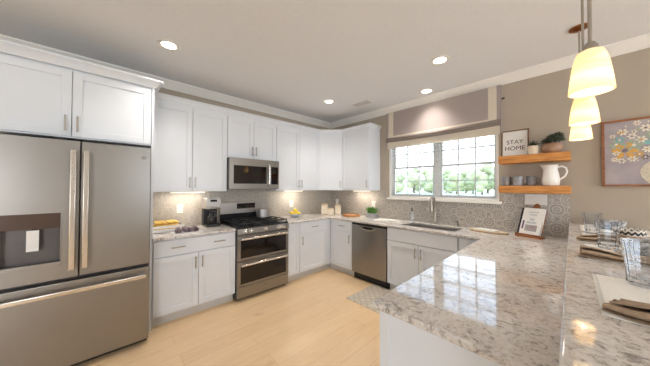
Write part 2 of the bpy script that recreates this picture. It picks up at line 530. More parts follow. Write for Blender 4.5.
# window
win = bpy.data.objects.new('window_1', None)
col.objects.link(win)
win.location = (WX0, 0.06, WZ0)
struct(win, 'white double window of two hung sashes with muntins', 'window')
W, H = WX1 - WX0, WZ1 - WZ0
fr = MB()
fr.box(0, 0.03, -.05, .08, 0, H).box(W - .03, W, -.05, .08, 0, H).box(0.03, W - .03, -.05, .08, H - .03, H).box(0.03, W - .03, -.05, .08, 0, .03).box(W / 2 - .035, W / 2 + .035, 0.0, .08, .03, H - .03)
fr.build('window_frame', M['trim'], win, 0)
MB().box(-.024, W + .027, -.105, -.05, -.03, -.001, bev=.005).build('window_sill', M['trim'], win)
for x0, x1 in ((.03, W / 2 - .035), (W / 2 + .035, W - .03)):
    for z0, z1, yy in ((.03, H / 2 + .015, 0.035), (H / 2 - .015, H - .03, 0.055)):
        sh = MB()
        t = .032
        sh.box(x0, x0 + t, yy - .012, yy + .012, z0, z1).box(x1 - t, x1, yy - .012, yy + .012, z0, z1)
        sh.box(x0 + t, x1 - t, yy - .012, yy + .012, z0, z0 + t).box(x0 + t, x1 - t, yy - .012, yy + .012, z1 - t, z1)
        for k in (1, 2):
            xm = x0 + t + (x1 - x0 - 2 * t) * k / 3
            sh.box(xm - .008, xm + .008, yy - .006, yy + .006, z0 + t, z1 - t)
        zm = (z0 + z1) / 2
        sh.box(x0 + t, x1 - t, yy - .0055, yy + .0055, zm - .008, zm + .008)
        so = sh.build('window_sash', M['trim'], win, 0)
        MB().box(x0 + t, x1 - t, yy - .002, yy + .002, z0 + t, z1 - t).build('window_pane', M['pane'], so, 0)
# venetian blinds, one per half
for x0, x1, lb in ((WX0 + .034, WX0 + W / 2 - .004, 'white slatted blind half open in the left half of the sink window'),
                   (WX0 + W / 2 + .004, WX1 - .034, 'white slatted blind half open in the right half of the sink window')):
    b = thing('window_blind', lb, 'blind', ((x0 + x1) / 2, 0.03, WZ0 + .004), group='blinds in the sink window')
    hw = (x1 - x0) / 2
    sl = MB()
    zt = WZ1 - WZ0 - .05
    n = 16
    for i in range(n):
        z = .05 + (zt - .06) * i / (n - 1)
        tf = Matrix.Translation((0, 0, z)) @ Matrix.Rotation(R(2), 4, 'X')
        sl.box(-hw, hw, -.023, .023, -.0014, .0014, tf=tf)
    sl.build('slats', M['slat'], b, 0)
    MB().box(-hw, hw, -.024, .024, 0.0, .016, bev=.004).build('bottom_rail', M['trim'], b)
    MB().box(-hw, hw, -.026, .026, zt, zt + .042, bev=.004).build('head_rail', M['trim'], b)
    for sx in (-.24, .24):
        MB().cyl((sx, -.026, .012), (sx, -.026, zt + .01), .0012, seg=6).build('ladder_cord', M['cloth_white'], b)

# outdoors
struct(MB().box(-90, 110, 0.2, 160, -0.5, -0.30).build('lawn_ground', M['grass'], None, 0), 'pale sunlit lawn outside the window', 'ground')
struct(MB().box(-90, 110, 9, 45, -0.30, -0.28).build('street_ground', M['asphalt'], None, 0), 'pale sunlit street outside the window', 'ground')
random.seed(11)
tree_words = ['broad', 'low', 'tall', 'rounded', 'thin', 'bushy']
k = 0
for row in range(3):
    for i in range(17):
        x = -70 + i * 5.4 + row * 1.8
        y = 60 + row * 7
        h = random.uniform(4.6, 6.2) + row * 1.2
        if x > 14:
            break
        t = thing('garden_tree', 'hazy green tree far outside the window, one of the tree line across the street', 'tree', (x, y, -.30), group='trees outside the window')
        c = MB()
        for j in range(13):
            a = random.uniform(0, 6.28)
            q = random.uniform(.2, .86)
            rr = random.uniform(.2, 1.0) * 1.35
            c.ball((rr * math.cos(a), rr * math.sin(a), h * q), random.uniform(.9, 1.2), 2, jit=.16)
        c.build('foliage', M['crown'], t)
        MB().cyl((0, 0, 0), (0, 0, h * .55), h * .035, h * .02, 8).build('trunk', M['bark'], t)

# ------------------------------------------------------------------ cabinetry
def pull(mb_parent, x, y, z, vert, L=.13):
    """bar pull standing off a front whose face is at y (facing -y)"""
    m = MB()
    h = L / 2
    if vert:
        m.cyl((x, y - .028, z - h), (x, y - .028, z + h), .0065, seg=10)
        for s in (-1, 1):
            m.cyl((x, y, z + s * (h - .02)), (x, y - .028, z + s * (h - .02)), .005, seg=8)
    else:
        m.cyl((x - h, y - .028, z), (x + h, y - .028, z), .0065, seg=10)
        for s in (-1, 1):
            m.cyl((x + s * (h - .02), y, z), (x + s * (h - .02), y - .028, z), .005, seg=8)
    return m.build('handle', M['nickel'], mb_parent)
def front(parent, kind, x0, x1, z0, z1, d, pulls=(), style='shaker'):
    m = MB()
    yf, yb = -(d + .021), -(d + .001)
    if style == 'shaker':
        t = min(.058, (x1 - x0) * .28)
        m.box(x0, x0 + t, yf, yb, z0, z1, bev=.0015).box(x1 - t, x1, yf, yb, z0, z1, bev=.0015)
        m.box(x0 + t, x1 - t, yf, yb, z0, z0 + t, bev=.0015).box(x0 + t, x1 - t, yf, yb, z1 - t, z1, bev=.0015)
        m.box(x0 + t - .002, x1 - t + .002, yf + .011, yb, z0 + t - .002, z1 - t + .002)
    else:
        m.box(x0, x1, yf, yb, z0, z1, bev=.004)
    o = m.build(kind, M['paint'], parent)
    for (px, pz, v) in pulls:
        pull(o, px, yf, pz, v)
    return o
BD, BZ0, BZ1 = 0.609, 0.105, CT - 0.031
def base_cab(label, w, loc, rz, fronts, group=None, toe_l=0.0, depth=BD, toe_r=0.0):
    c = thing('base_cabinet', label, 'cabinet', loc, rz, group)
    MB().box(0.0005, w - .0005, -depth, -.01, BZ0, BZ1).build('carcass', M['paint'], c, 0)
    MB().box(0.0005 - toe_l, w - .0005 + toe_r, -(depth - .06), -.01 if not toe_l else -.50, 0, BZ0).build('toe_kick', M['toe'], c, 0)
    for f in fronts:
        front(c, *f)
    return c
g = .005
DZ0, DZ1, RZ0, RZ1 = .118, .702, .712, .872      # door and drawer heights
def dbl(w, z0, z1, zp, d, off=.035):
    return [('door', g, w / 2 - g / 2, z0, z1, d, [(w / 2 - off, zp, True)]), ('door', w / 2 + g / 2, w - g, z0, z1, d, [(w / 2 + off, zp, True)])]
RZA = R(90)
w = Y3 - Y4
base_cab('white base cabinet with a wide drawer between fridge and range', w, (0, Y4, 0), RZA,
         dbl(w, DZ0, DZ1, .60, BD) + [('drawer', g, w - g, RZ0, RZ1, BD, [(w * .26, .795, False), (w * .76, .795, False)], 'slab')])
base_cab('slim white base cabinet right of the range', .235, (0, Y2, 0), RZA, [('door', g, .235 - g, DZ0, RZ1, BD, [])])
w = 0.683
base_cab('white base cabinet in the corner of the range wall', w, (0, Y2 + .236, 0), RZA,
         [('door', g, .575, DZ0, DZ1, BD, [(.04, .60, True)]), ('drawer', g, .575, RZ0, RZ1, BD, [(.29, .795, False)], 'slab')], toe_r=.0612)
base_cab('white base cabinet between the corner and the dishwasher', .497, (0.611, 0, 0), 0,
         [('door', .097, .497 - g, DZ0, DZ1, BD, [(.457, .60, True)]), ('drawer', .097, .497 - g, RZ0, RZ1, BD, [(.297, .795, False)], 'slab')], toe_l=.061)
w = .895
c = base_cab('white sink base cabinet with two doors and a blank top panel', w, (1.742, 0, 0), 0, dbl(w, DZ0, DZ1, .60, BD) + [('false_front', g, w - g, RZ0, RZ1, BD, [], 'slab')])
# the sink hangs inside: rebuild its carcass as an open box
cc = [o for o in c.children if o.name.startswith('carcass')][0]
ob = MB()
ob.box(.0005, .02, -BD, -.01, BZ0, BZ1).box(w - .02, w - .0005, -BD, -.01, BZ0, BZ1).box(.02, w - .02, -.02, -.01, BZ0, BZ1).box(.02, w - .02, -BD, -.02, BZ0, BZ0 + .02).box(.02, w - .02, -BD, -BD + .018, BZ0 + .02, BZ1)
nw = ob.build('carcass', M['paint'], c, 0)
bpy.data.objects.remove(cc)
nw.name = 'carcass'
w = .255
base_cab('white narrow base cabinet between sink base and peninsula', w, (2.640, 0, 0), 0, [('door', g, w - g, DZ0, DZ1, BD, [(.035, .60, True)]), ('drawer', g, w - g, RZ0, RZ1, BD, [], 'slab')])
# peninsula cabinets open towards the kitchen
c = thing('peninsula_cabinet', 'white peninsula base cabinet with a framed end panel', 'cabinet', (3.528, -.655, 0), R(-90))
L = 1.895
MB().box(0, L, -.60, -.001, BZ0, BZ1).build('carcass', M['paint'], c, 0)
MB().box(0, L - .03, -.54, -.001, 0, BZ0).build('toe_kick', M['toe'], c, 0)
for k in range(3):
    x0 = .06 + k * (L - .06) / 3
    x1 = .06 + (k + 1) * (L - .06) / 3
    front(c, 'door', x0 + g, x1 - g, DZ0, DZ1, .60, [(x1 - .05, .60, True)])
    front(c, 'drawer', x0 + g, x1 - g, RZ0, RZ1, .60, [((x0 + x1) / 2, .795, False)], 'slab')
ep = MB()
ep.box(L, L + .019, -.621, -.001, .0, BZ1).box(L + .019, L + .026, -.621, -.575, 0.0, BZ1, bev=.002).box(L + .019, L + .026, -.05, -.001, 0.0, BZ1, bev=.002)
ep.box(L + .019, L + .026, -.575, -.05, 0.0, .10, bev=.002)
ep.build('end_panel', M['paint'], c)

# uppers
UZ0, UZ1, UD = 1.372, 2.438, .305
small = [(0, 0), (.012, 0), (.016, .016), (.036, .038), (.042, .042), (.042, .052), (0, .052)]
def upper(label, w, loc, rz, z0, fronts):
    c = thing('wall_cabinet', label, 'cabinet', (loc[0], loc[1], z0), rz)
    MB().box(.0005, w - .0005, -UD, -.001, 0, UZ1 - z0).build('carcass', M['paint'], c, 0)
    for f in fronts:
        front(c, *f)
    return c
uh = UZ1 - UZ0
def updbl(w, h, d=UD):
    return dbl(w, .006, h - .045, .115, d, .03)
w = Y3 - Y4
c1 = upper('white two door wall cabinet left of the microwave', w, (0, Y4), RZA, UZ0, updbl(w, uh))
crown('', (0, -UD - .001, 0), (w, -UD - .001, 0), (0, -1, 0), uh, '', small).build('top_moulding', M['paint'], c1)
w = Y2 - Y3
c2 = upper('short white two door wall cabinet above the microwave', w, (0, Y3), RZA, 1.832, updbl(w, UZ1 - 1.832))
crown('', (0, -UD - .001, 0), (w, -UD - .001, 0), (0, -1, 0), UZ1 - 1.832, '', small).build('top_moulding', M['paint'], c2)
w = Y1 - Y2
c3 = upper('white two door wall cabinet right of the microwave', w, (0, Y2), RZA, UZ0, updbl(w, uh))
tq = math.tan(R(22.5))
crown('', (0, -UD - .001, 0), (w, -UD - .001, 0), (0, -1, 0), uh, '', small, m1=tq).build('top_moulding', M['paint'], c3)
# diagonal corner cabinet
cd = thing('wall_cabinet', 'white diagonal wall cabinet in the corner', 'cabinet', (0, 0, UZ0))
MB().prism([(.001, -.001), (.001, -.6095), (.305, -.6095), (.6095, -.305), (.6095, -.001)], 0, uh).build('carcass', M['paint'], cd, 0)
dw = .305 * math.sqrt(2)
hold = bpy.data.objects.new('front_frame', None)
tfD = Matrix.Translation((.305, -.61, 0)) @ Matrix.Rotation(R(45), 4, 'Z')
dm = MB()
x0, x1, z0, z1, t = .012, dw - .012, .006, uh - .045, .058
yf, yb = -.021, -.001
for (a, b, cc_, d_) in ((x0, x0 + t, z0, z1), (x1 - t, x1, z0, z1), (x0 + t, x1 - t, z0, z0 + t), (x0 + t, x1 - t, z1 - t, z1)):
    dm.box(a, b, yf, yb, cc_, d_, bev=.0015, tf=tfD)
dm.box(x0 + t - .002, x1 - t + .002, yf + .011, yb, z0 + t - .002, z1 - t + .002, tf=tfD)
dd = dm.build('door', M['paint'], cd)
hm = MB()
hx, hz = x1 - .03, .115
hm.cyl((hx, yf - .028, hz - .065), (hx, yf - .028, hz + .065), .0065, seg=10, tf=tfD)
for s in (-1, 1):
    hm.cyl((hx, yf, hz + s * .045), (hx, yf - .028, hz + s * .045), .005, seg=8, tf=tfD)
hm.build('handle', M['nickel'], dd)
bpy.data.objects.remove(hold)
nrm = Vector((1, -1, 0)).normalized()
crown('', (.305, -.61, 0), (.61, -.305, 0), nrm, uh, '', small, m0=-0.0, m1=0.0).build('top_moulding', M['paint'], cd)
w = 1.223 - .611
c4 = upper('white single door wall cabinet left of the window', w, (.611, 0), 0, UZ0, [('door', g, w - g, .006, uh - .045, UD, [(w - .035, .115, True)])])
tm = crown('', (0, -UD - .001, 0), (w, -UD - .001, 0), (0, -1, 0), uh, '', small, m0=0, m1=-1.0)
m2 = crown('', (w, -UD - .001, 0), (w, -.001, 0), (1, 0, 0), uh, '', small, m0=-1.0)
tm.add(m2.v, m2.f)
tm.build('top_moulding', M['paint'], c4)

# fridge surround: deep cabinet over the fridge with a floor-length side panel
FW = 1.085
FY0 = Y4 - .022 - FW
cf = thing('fridge_cabinet', 'deep white two door cabinet above the fridge with side panel', 'cabinet', (0, FY0, 0), RZA)
FZ0 = 1.845
MB().box(0, FW, -.60, -.001, FZ0, UZ1).build('carcass', M['paint'], cf, 0)
for f in dbl(FW, FZ0 + .012, UZ1 - .03, FZ0 + .115, .60, .035):
    front(cf, *f)
MB().box(FW, FW + .02, -.622, -.001, 0, UZ1).build('side_panel', M['paint'], cf, 0)
MB().box(-.02, 0, -.622, -.001, 0, UZ1).build('side_panel', M['paint'], cf, 0)
big = [(0, 0), (.012, 0), (.018, .014), (.050, .050), (.062, .058), (.062, .072), (0, .072)]
tm = crown('', (-.02, -.623, 0), (FW + .02, -.623, 0), (0, -1, 0), UZ1 - .012, '', big, m0=0, m1=-1.0)
m2 = crown('', (FW + .0205, -.623, 0), (FW + .0205, -UD - .07, 0), (1, 0, 0), UZ1 - .012, '', big, m0=-1.0)
tm.add(m2.v, m2.f)
tm.build('top_moulding', M['paint'], cf)

# ------------------------------------------------------------------ worktops
def slab_poly(mb, poly, z0, z1, holes=None):
    mb.prism(poly, z0, z1)
ctl = MB()
ctl.box(.010, .648, Y4 + .0015, Y3 - .003, CT - .030, CT, bev=.006)
single(ctl, 'countertop', M['granite'], 'speckled granite worktop between fridge and range', 'countertop')
# main run: from the range round the corner to the peninsula end, cut for the sink
SX0, SX1, SY0, SY1 = 1.87, 2.56, -.50, -.12
PX, PYE = 2.868, -2.585
bm = bmesh.new()
outer = [(.010, Y2 + .003), (.648, Y2 + .003), (.648, -.648), (PX, -.648), (PX, PYE), (3.528, PYE), (3.528, -.011), (.010, -.011)]
hole = [(SX0, SY0), (SX0, SY1), (SX1, SY1), (SX1, SY0)]
vo = [bm.verts.new((x, y, CT)) for x, y in outer]
vh = [bm.verts.new((x, y, CT)) for x, y in hole]
ed = [bm.edges.new((vo[i], vo[(i + 1) % len(vo)])) for i in range(len(vo))] + [bm.edges.new((vh[i], vh[(i + 1) % 4])) for i in range(4)]
bmesh.ops.triangle_fill(bm, edges=ed, use_beauty=True)
top = list(bm.faces)
ret = bmesh.ops.extrude_face_region(bm, geom=top)
for v in [e for e in ret['geom'] if isinstance(e, bmesh.types.BMVert)]:
    v.co.z = CT - .030
bmesh.ops.recalc_face_normals(bm, faces=list(bm.faces))
be = [e for e in bm.edges if len(e.link_faces) == 2 and e.calc_face_angle() > 1.0 and abs(e.verts[0].co.z - e.verts[1].co.z) < 1e-5]
bmesh.ops.bevel(bm, geom=be, offset=.007, segments=3, profile=.5, affect='EDGES')
me = bpy.data.meshes.new('countertop')
bm.to_mesh(me)
bm.free()
me.materials.append(M['granite'])
for p in me.polygons:
    p.use_smooth = True
me.set_sharp_from_angle(angle=R(35))
for p in me.polygons:
    if max(abs(c) for c in p.normal) > .999:
        p.use_smooth = False
o = bpy.data.objects.new('countertop', me)
col.objects.link(o)
tag(o, 'long speckled granite worktop around the sink and along the peninsula', 'countertop')
bar = MB().box(BARX0, BARX1, -2.90, -.001, BARZ - .030, BARZ, bev=.008)
single(bar, 'bar_countertop', M['granite'], 'raised granite bar top carrying the place settings', 'countertop')

# sink
sk = thing('kitchen_sink', 'steel double bowl sink set in the granite under the window', 'sink', ((SX0 + SX1) / 2, (SY0 + SY1) / 2, CT - .20))
hw, hd, t = (SX1 - SX0) / 2 + .004, (SY1 - SY0) / 2 + .004, .004
for a, b in ((-hw, -.012), (.012, hw)):
    bw = MB()
    bw.box(a, b, -hd, hd, 0, t).box(a, a + t, -hd, hd, t, .165).box(b - t, b, -hd, hd, t, .165).box(a + t, b - t, -hd, -hd + t, t, .165).box(a + t, b - t, hd - t, hd, t, .165)
    bo = bw.build('bowl', M['satin'], sk)
    MB().lathe([(0, 0), (.04, 0), (.045, .003), (0, .006)], (a + b) / 2, 0, 20).build('drain', M['chrome'], bo).location = (0, 0, t)
MB().box(-.012, .012, -hd, hd, .130, .1645).build('divider', M['steel'], sk)

# faucet
fx, fy = 2.17, -.068
fa = thing('kitchen_faucet', 'tall brushed steel arched faucet behind the sink', 'faucet', (fx, fy, CT), R(14))
MB().lathe([(0, 0), (.028, 0), (.028, .006), (.022, .012), (.019, .02), (.019, .17), (.016, .178), (0, .178)], seg=20).build('body', M['nickel'], fa)
pts = [(0, 0, .17), (0, 0, .30)]
for i in range(1, 13):
    a = math.pi * i / 12
    pts.append((-.01 * (1 - math.cos(a)) , -.085 * (1 - math.cos(a)), .30 + .085 * math.sin(a)))
pts.append((-.02, -.172, .285))
MB().tube(pts, .0135, 12).build('spout', M['nickel'], fa)
MB().tube([(-.02, -.172, .287), (-.02, -.173, .26), (-.02, -.175, .19)], [.016, .021, .022], 14).build('spray_head', M['nickel'], fa)
MB().tube([(.015, 0, .10), (.05, 0, .105), (.065, 0, .112)], .011, 10).tube([(.06, 0, .11), (.075, 0, .16)], [.006, .005], 8).build('lever', M['nickel'], fa)

# soap things beside the sink
sb = thing('soap_bottle', 'clear soap bottle with black pump left of the faucet', 'soap bottle', (1.84, -.075, CT))
MB().lathe([(0, 0), (.028, 0), (.031, .006), (.031, .12), (.014, .145), (.012, .155), (0, .155)], seg=20).build('bottle', mat('soap_bottle_plastic', S(226, 228, 228), .12, 0, Transmission_Weight=.45), sb)
MB().cyl((0, 0, .155), (0, 0, .17), .014, seg=14).cyl((0, 0, .17), (0, 0, .20), .005, seg=8).tube([(0, 0, .2), (0, -.02, .202), (0, -.04, .194)], .006, 8).build('pump', M['black'], sb)
sd = thing('soap_dispenser', 'short steel soap pump set in the counter right of the faucet', 'soap dispenser', (2.47, -.075, CT))
MB().lathe([(0, 0), (.022, 0), (.022, .006), (.012, .01), (.012, .045), (0, .047)], seg=16).build('collar', M['nickel'], sd)
MB().tube([(0, 0, .046), (0, 0, .066), (0, -.05, .07), (0, -.07, .062)], .006, 8).build('nozzle', M['nickel'], sd)

# ------------------------------------------------------------------ appliances
def emblem(parent, x, y, z, r=.011):
    m = MB()
    tf = Matrix.Translation((x, y, z)) @ Matrix.Rotation(R(90), 4, 'X')
    m.lathe([(r * .86, -.0005), (r, -.0005), (r, .0012), (r * .86, .0012)], seg=24, tf=tf, closed=True)
    def curl(c, s, f):
        pts = [(x + (c + f * s * .5 * math.cos(a)) * r, y - .0012, z + s * .9 * math.sin(a) * r) for a in [i * .55 - 2.4 for i in range(10)]]
        m.tube(pts, r * .08, 6)
    curl(-.28, .5, -1)
    curl(.30, .5, -1)
    m.tube([(x - .55 * r, y - .0012, z - .05 * r), (x + .5 * r, y - .0012, z + .12 * r)], r * .07, 6)
    return m.build('emblem', M['emblem'], parent)

# refrigerator (local x runs along the wall, front towards -y)
fw = .90
fg = thing('refrigerator', 'slate steel french door refrigerator with water dispenser', 'refrigerator', (0, -4.075, 0), RZA)
MB().box(.003, fw - .003, -.765, -.03, .02, 1.775).build('body', M['recess'], fg, 0)
MB().box(.02, fw - .02, -.745, -.10, 0, .02).box(.01, fw - .01, -.80, -.765, .02, .05).build('base_grille', M['black'], fg, 0)
yd0, yd1 = -.845, -.772
xs = fw / 2
ds = MB()
# left door, built round the dispenser recess
rx0, rx1, rz0, rz1 = .072, .352, .868, 1.235
dzt, dzb = 1.79, .735
ds.box(.002, rx0, yd0, yd1, dzb, dzt).box(rx1, xs - .004, yd0, yd1, dzb, dzt).box(rx0, rx1, yd0, yd1, dzb, rz0).box(rx0, rx1, yd0, yd1, rz1, dzt)
dl = ds.build('door', M['slate'], fg, 0)
dsp = MB()
dsp.box(rx0, rx1, -.79, yd1, rz0, rz1)
dsp.build('dispenser_recess', M['recess'], dl, 0)
MB().box(rx0, rx1, -.852, -.79, 1.125, rz1, bev=.003).build('dispenser_panel', M['panelglass'], dl)
MB().box(rx0 - .006, rx1 + .006, -.856, -.846, rz0 - .03, rz0 + .002, bev=.003).box(rx0 - .006, rx0, -.853, -.846, rz0, rz1, bev=.001).box(rx1, rx1 + .006, -.853, -.846, rz0, rz1, bev=.001).build('dispenser_trim', M['slate'], dl)
MB().box(.20, .205, -.85, -.80, .869, .87).cyl((.225, -.82, 1.125), (.225, -.82, 1.09), .016, .011, 14).build('dispenser_spout', M['black'], dl)
tagm = MB()
tagm.box(.190, .248, -.838, -.8365, .965, 1.115)
tg = tagm.build('hanging_tag', M['paper'], dl, 0)
tg['label'] = 'white paper tag hanging in the dispenser'
dr = MB().box(xs + .004, fw - .002, yd0, yd1, dzb, dzt, bev=.006).build('door', M['slate'], fg)
emblem(dr, fw - .055, yd0 - .001, 1.695, .018)
def flat_handle(par, x0, x1, z0, z1):
    m = MB()
    m.box(x0, x1, yd0 - .062, yd0 - .044, z0, z1, bev=.006)
    if z1 - z0 > x1 - x0:
        for z in (z0 + .03, z1 - .03):
            m.box(x0 + .006, x1 - .006, yd0 - .046, yd0, z - .022, z + .022, bev=.003)
    else:
        for x in (x0 + .03, x1 - .03):
            m.box(x - .022, x + .022, yd0 - .046, yd0, z0 + .006, z1 - .006, bev=.003)
    return m.build('handle', M['steel'], par)
flat_handle(dl, xs - .052, xs - .018, .80, 1.715)
flat_handle(dr, xs + .018, xs + .052, .80, 1.715)
fd = MB().box(.002, fw - .002, yd0, yd1, .055, .705, bev=.006).build('freezer_drawer', M['slate'], fg)
flat_handle(fd, .03, fw - .03, .622, .655)

# range (local x: left to right, front towards -y)
rw = Y2 - Y3 - .004
M['side'] = noisy('black_side_enamel', S(40, 38, 37), S(46, 44, 43), 8, 0.4)
rg = thing('gas_range', 'slate steel double oven gas range with black cooktop', 'range', (0, Y3 + .002, 0), RZA)
MB().box(0, rw, -.640, -.010, .04, .905).build('body', M['side'], rg, 0)
MB().box(.02, rw - .02, -.60, -.05, 0, .04).build('base', M['black'], rg, 0)
MB().box(0, rw, -.668, -.075, .9055, .932, bev=.006).build('cooktop', M['enamel'], rg)
bg_ = MB().box(0, rw, -.072, -.010, .9055, 1.205, bev=.008).build('backguard', M['satin'], rg)
MB().box(.24, .53, -.0745, -.0725, 1.105, 1.185).build('clock_display', M['darkglass'], bg_, 0)
MB().box(.0, rw, -.0755, -.0725, .932, 1.04).build('lower_strip', M['enamel'], bg_, 0)
cp_ = MB()
tfp = Matrix.Translation((0, -.652, .828)) @ Matrix.Rotation(R(-8), 4, 'X')
cp_.box(0, rw, -.034, 0, 0, .074, bev=.005, tf=tfp)
cpo = cp_.build('control_panel', M['slate'], rg)
for kx in (.10, .175, .38, .585, .66):
    kb = MB()
    tk = tfp @ Matrix.Translation((kx, -.0345, .037)) @ Matrix.Rotation(R(90), 4, 'X')
    kb.lathe([(0, 0), (.027, 0), (.027, .008), (.022, .012), (.021, .036), (0, .038)], seg=18, tf=tk)
    kb.build('knob', M['steel'], cpo)
def oven(z0, z1, hz):
    d = MB()
    yf, yb = -.672, -.642
    a, b = .045, rw - .045
    c0, c1 = z0 + .030, hz - .026
    d.box(.004, a, yf, yb, z0, z1).box(b, rw - .004, yf, yb, z0, z1).box(a, b, yf, yb, z0, c0).box(a, b, yf, yb, c1, z1)
    o = d.build('oven_door', M['slate'], rg, 0)
    MB().box(a, b, yf - .001, yb - .004, c0, c1).build('oven_window', M['darkglass'], o, 0)
    h = MB()
    h.tube([(.035, yf - .048, hz), (rw - .035, yf - .048, hz)], .0145, 14)
    for x in (.05, rw - .05):
        h.box(x - .012, x + .012, yf - .048, yf, hz - .010, hz + .010, bev=.003)
    h.build('oven_handle', M['steel'], o)
oven(.505, .818, .782)
oven(.185, .495, .457)
bdp = MB().box(.004, rw - .004, -.672, -.642, .042, .178, bev=.004).build('bottom_panel', M['slate'], rg)
emblem(bdp, rw / 2, -.673, .14, .012)
for (bx, by, br) in ((.15, -.52, .05), (.15, -.22, .04), (.38, -.37, .055), (.61, -.52, .05), (.61, -.22, .04)):
    MB().lathe([(0, .9325), (br, .9325), (br, .938), (br * .7, .944), (br * .7, .950), (0, .951)], bx, by, 20).build('burner', M['iron'], rg)
for gx0, gx1 in ((.012, .25), (.255, .500), (.505, rw - .012)):
    gr = MB()
    z0, z1 = .955, .970
    for x in (gx0, gx1 - .014):
        gr.box(x, x + .014, -.645, -.10, z0, z1)
    for y in (-.645, -.46, -.275, -.114):
        gr.box(gx0 + .014, gx1 - .014, y, y + .014, z0, z1)
    xm = (gx0 + gx1) / 2
    gr.box(xm - .006, xm + .006, -.631, -.10, z0 + .002, z1)
    for x in (gx0, gx1 - .014):
        for y in (-.645, -.114):
            gr.box(x, x + .014, y, y + .014, .9325, z0)
    gr.build('burner_grate', M['iron'], rg, 0)

# microwave
mw = thing('microwave', 'steel over range microwave with dark glass door', 'microwave', (0, Y3 + .002, 1.402), RZA)
mz = .426
MB().box(0, rw, -.375, -.010, 0, mz).build('body', M['recess'], mw, 0)
md = MB()
a, b, c0, c1 = .055, .545, .075, .325
yf, yb = -.405, -.376
md.box(0, a, yf, yb, 0, mz).box(b, .60, yf, yb, 0, mz).box(a, b, yf, yb, 0, c0).box(a, b, yf, yb, c1, mz)
mdo = md.build('door', M['slate'], mw, 0)
MB().box(a, b, yf - .002, yb, c0, c1).build('door_window', M['darkglass'], mdo, 0)
MB().tube([(.572, yf, .05), (.572, yf - .035, .075), (.572, yf - .042, mz / 2), (.572, yf - .035, mz - .085), (.572, yf, mz - .06)], .013, 12).build('handle', M['steel'], mdo)
mp = MB().box(.602, rw, yf, yb, 0, mz, bev=.003).build('control_panel', M['slate'], mw)
MB().box(.622, rw - .018, yf - .002, yf, .07, .33).build('keypad', M['darkglass'], mp, 0)
MB().box(.02, rw - .02, -.37, -.04, -.004, -.0005).build('vent_grille', M['black'], mw, 0)

# dishwasher
dwx, dww = 1.1095, .629
dwm = thing('dishwasher', 'slate steel dishwasher with a recessed bow handle', 'dishwasher', (dwx, 0, 0))
MB().box(.004, dww - .004, -.605, -.05, .10, BZ1 - .004).build('tub', M['black'], dwm, 0)
MB().box(.004, dww - .004, -.575, -.05, 0, .10).build('toe_kick', M['black'], dwm, 0)
dwd = MB().box(.006, dww - .006, -.636, -.606, .112, .845, bev=.004).build('door', M['slate'], dwm)
MB().box(.006, dww - .006, -.636, -.606, .847, BZ1 - .006, bev=.003).build('control_strip', M['black'], dwm)
hp = MB()
n = 14
pts = []
for i in range(n + 1):
    s = -1 + 2 * i / n
    pts.append((dww / 2 + s * .12, -.652 - .004 * (1 - s * s), .815 - .028 * (1 - s * s)))
hp.tube(pts, [.010 + .004 * (1 - (2 * i / n - 1) ** 2) for i in range(n + 1)], 10)
hp.tube([(dww / 2 - .12, -.652, .815), (dww / 2 - .12, -.634, .815)], .009, 8).tube([(dww / 2 + .12, -.652, .815), (dww / 2 + .12, -.634, .815)], .009, 8)
hp.build('handle', M['slate'], dwd)
MB().prism([(dww / 2 + .105 * math.cos(a), .018 * math.sin(a)) for a in [i * math.pi / 8 for i in range(16)]], 0, .002, tf=Matrix.Translation((0, -.6365, .818)) @ Matrix.Rotation(R(90), 4, 'X')).build('handle_pocket', M['black'], dwd)
emblem(dwd, dww / 2, -.637, .22, .016)

# ------------------------------------------------------------------ light fittings
for (x, y, lb) in ((.916, -3.062, 'round recessed ceiling light nearest the fridge cabinet'), (.926, -.962, 'round recessed ceiling light near the corner cabinet and vent'),
                   (2.574, -.943, 'round recessed ceiling light over the floor before the sink, brightest large disc'), (2.142, -.26, 'round recessed ceiling light close to the window shade')):
    r = thing('recessed_light', lb, 'ceiling light', (x, y, CEIL - .006), group='recessed ceiling lights')
    MB().lathe([(.062, 0), (.088, 0), (.092, .0055), (.062, .0055)], seg=32, closed=True).build('trim_ring', M['trim'], r)
    MB().lathe([(0, .0025), (.0615, .0025), (.0615, .0055), (0, .0055)], seg=32).build('lens', M['led'], r)
    light('SPOT', 'recessed_lamp', (x, y, CEIL - .02), 40, (1.0, 0.95, 0.88), (0, 0, -1), spot_size=R(114), spot_blend=1.0, shadow_soft_size=.06)
v = thing('ceiling_vent', 'white rectangular air vent in the ceiling', 'vent', (1.228, -.52, CEIL - .008))
MB().box(-.16, .16, -.09, -.075, 0, .0075).box(-.16, .16, .075, .09, 0, .0075).box(-.16, -.145, -.075, .075, 0, .0075).box(.145, .16, -.075, .075, 0, .0075).build('frame', M['trim'], v, 0)
lv = MB()
for i in range(9):
    lv.box(-.145, .145, -.07 + i * .016, -.062 + i * .016, .001, .0072)
lv.build('louvres', M['toe'], v, 0)

# under-cabinet strips
def strip(label, loc, rz, L, e):
    s = thing('cabinet_light', label, 'light', loc, rz, 'under cabinet lights')
    MB().box(-L / 2, L / 2, -.02, .02, .004, .0145, bev=.002).build('housing', M['plate_white'], s)
    MB().box(-L / 2 + .01, L / 2 - .01, -.014, .014, 0, .0038).build('diffuser', M['strip'], s, 0)
    light('AREA', 'cabinet_lamp', (loc[0], loc[1], loc[2] - .003), e, (1.0, .90, .76), (0, 0, -1), shape='RECTANGLE', size=L if rz == 0 else .03, size_y=.03 if rz == 0 else L)
sz = UZ0 - .015
strip('slim light strip under the cabinet left of the microwave', (.14, (Y3 + Y4) / 2, sz), RZA, .40, 1.6)
strip('slim light strip under the cabinet right of the microwave', (.14, (Y1 + Y2) / 2, sz), RZA, .40, 1.6)
strip('slim light strip under the cabinet left of the window', (.92, -.14, sz), 0, .36, 1.6)

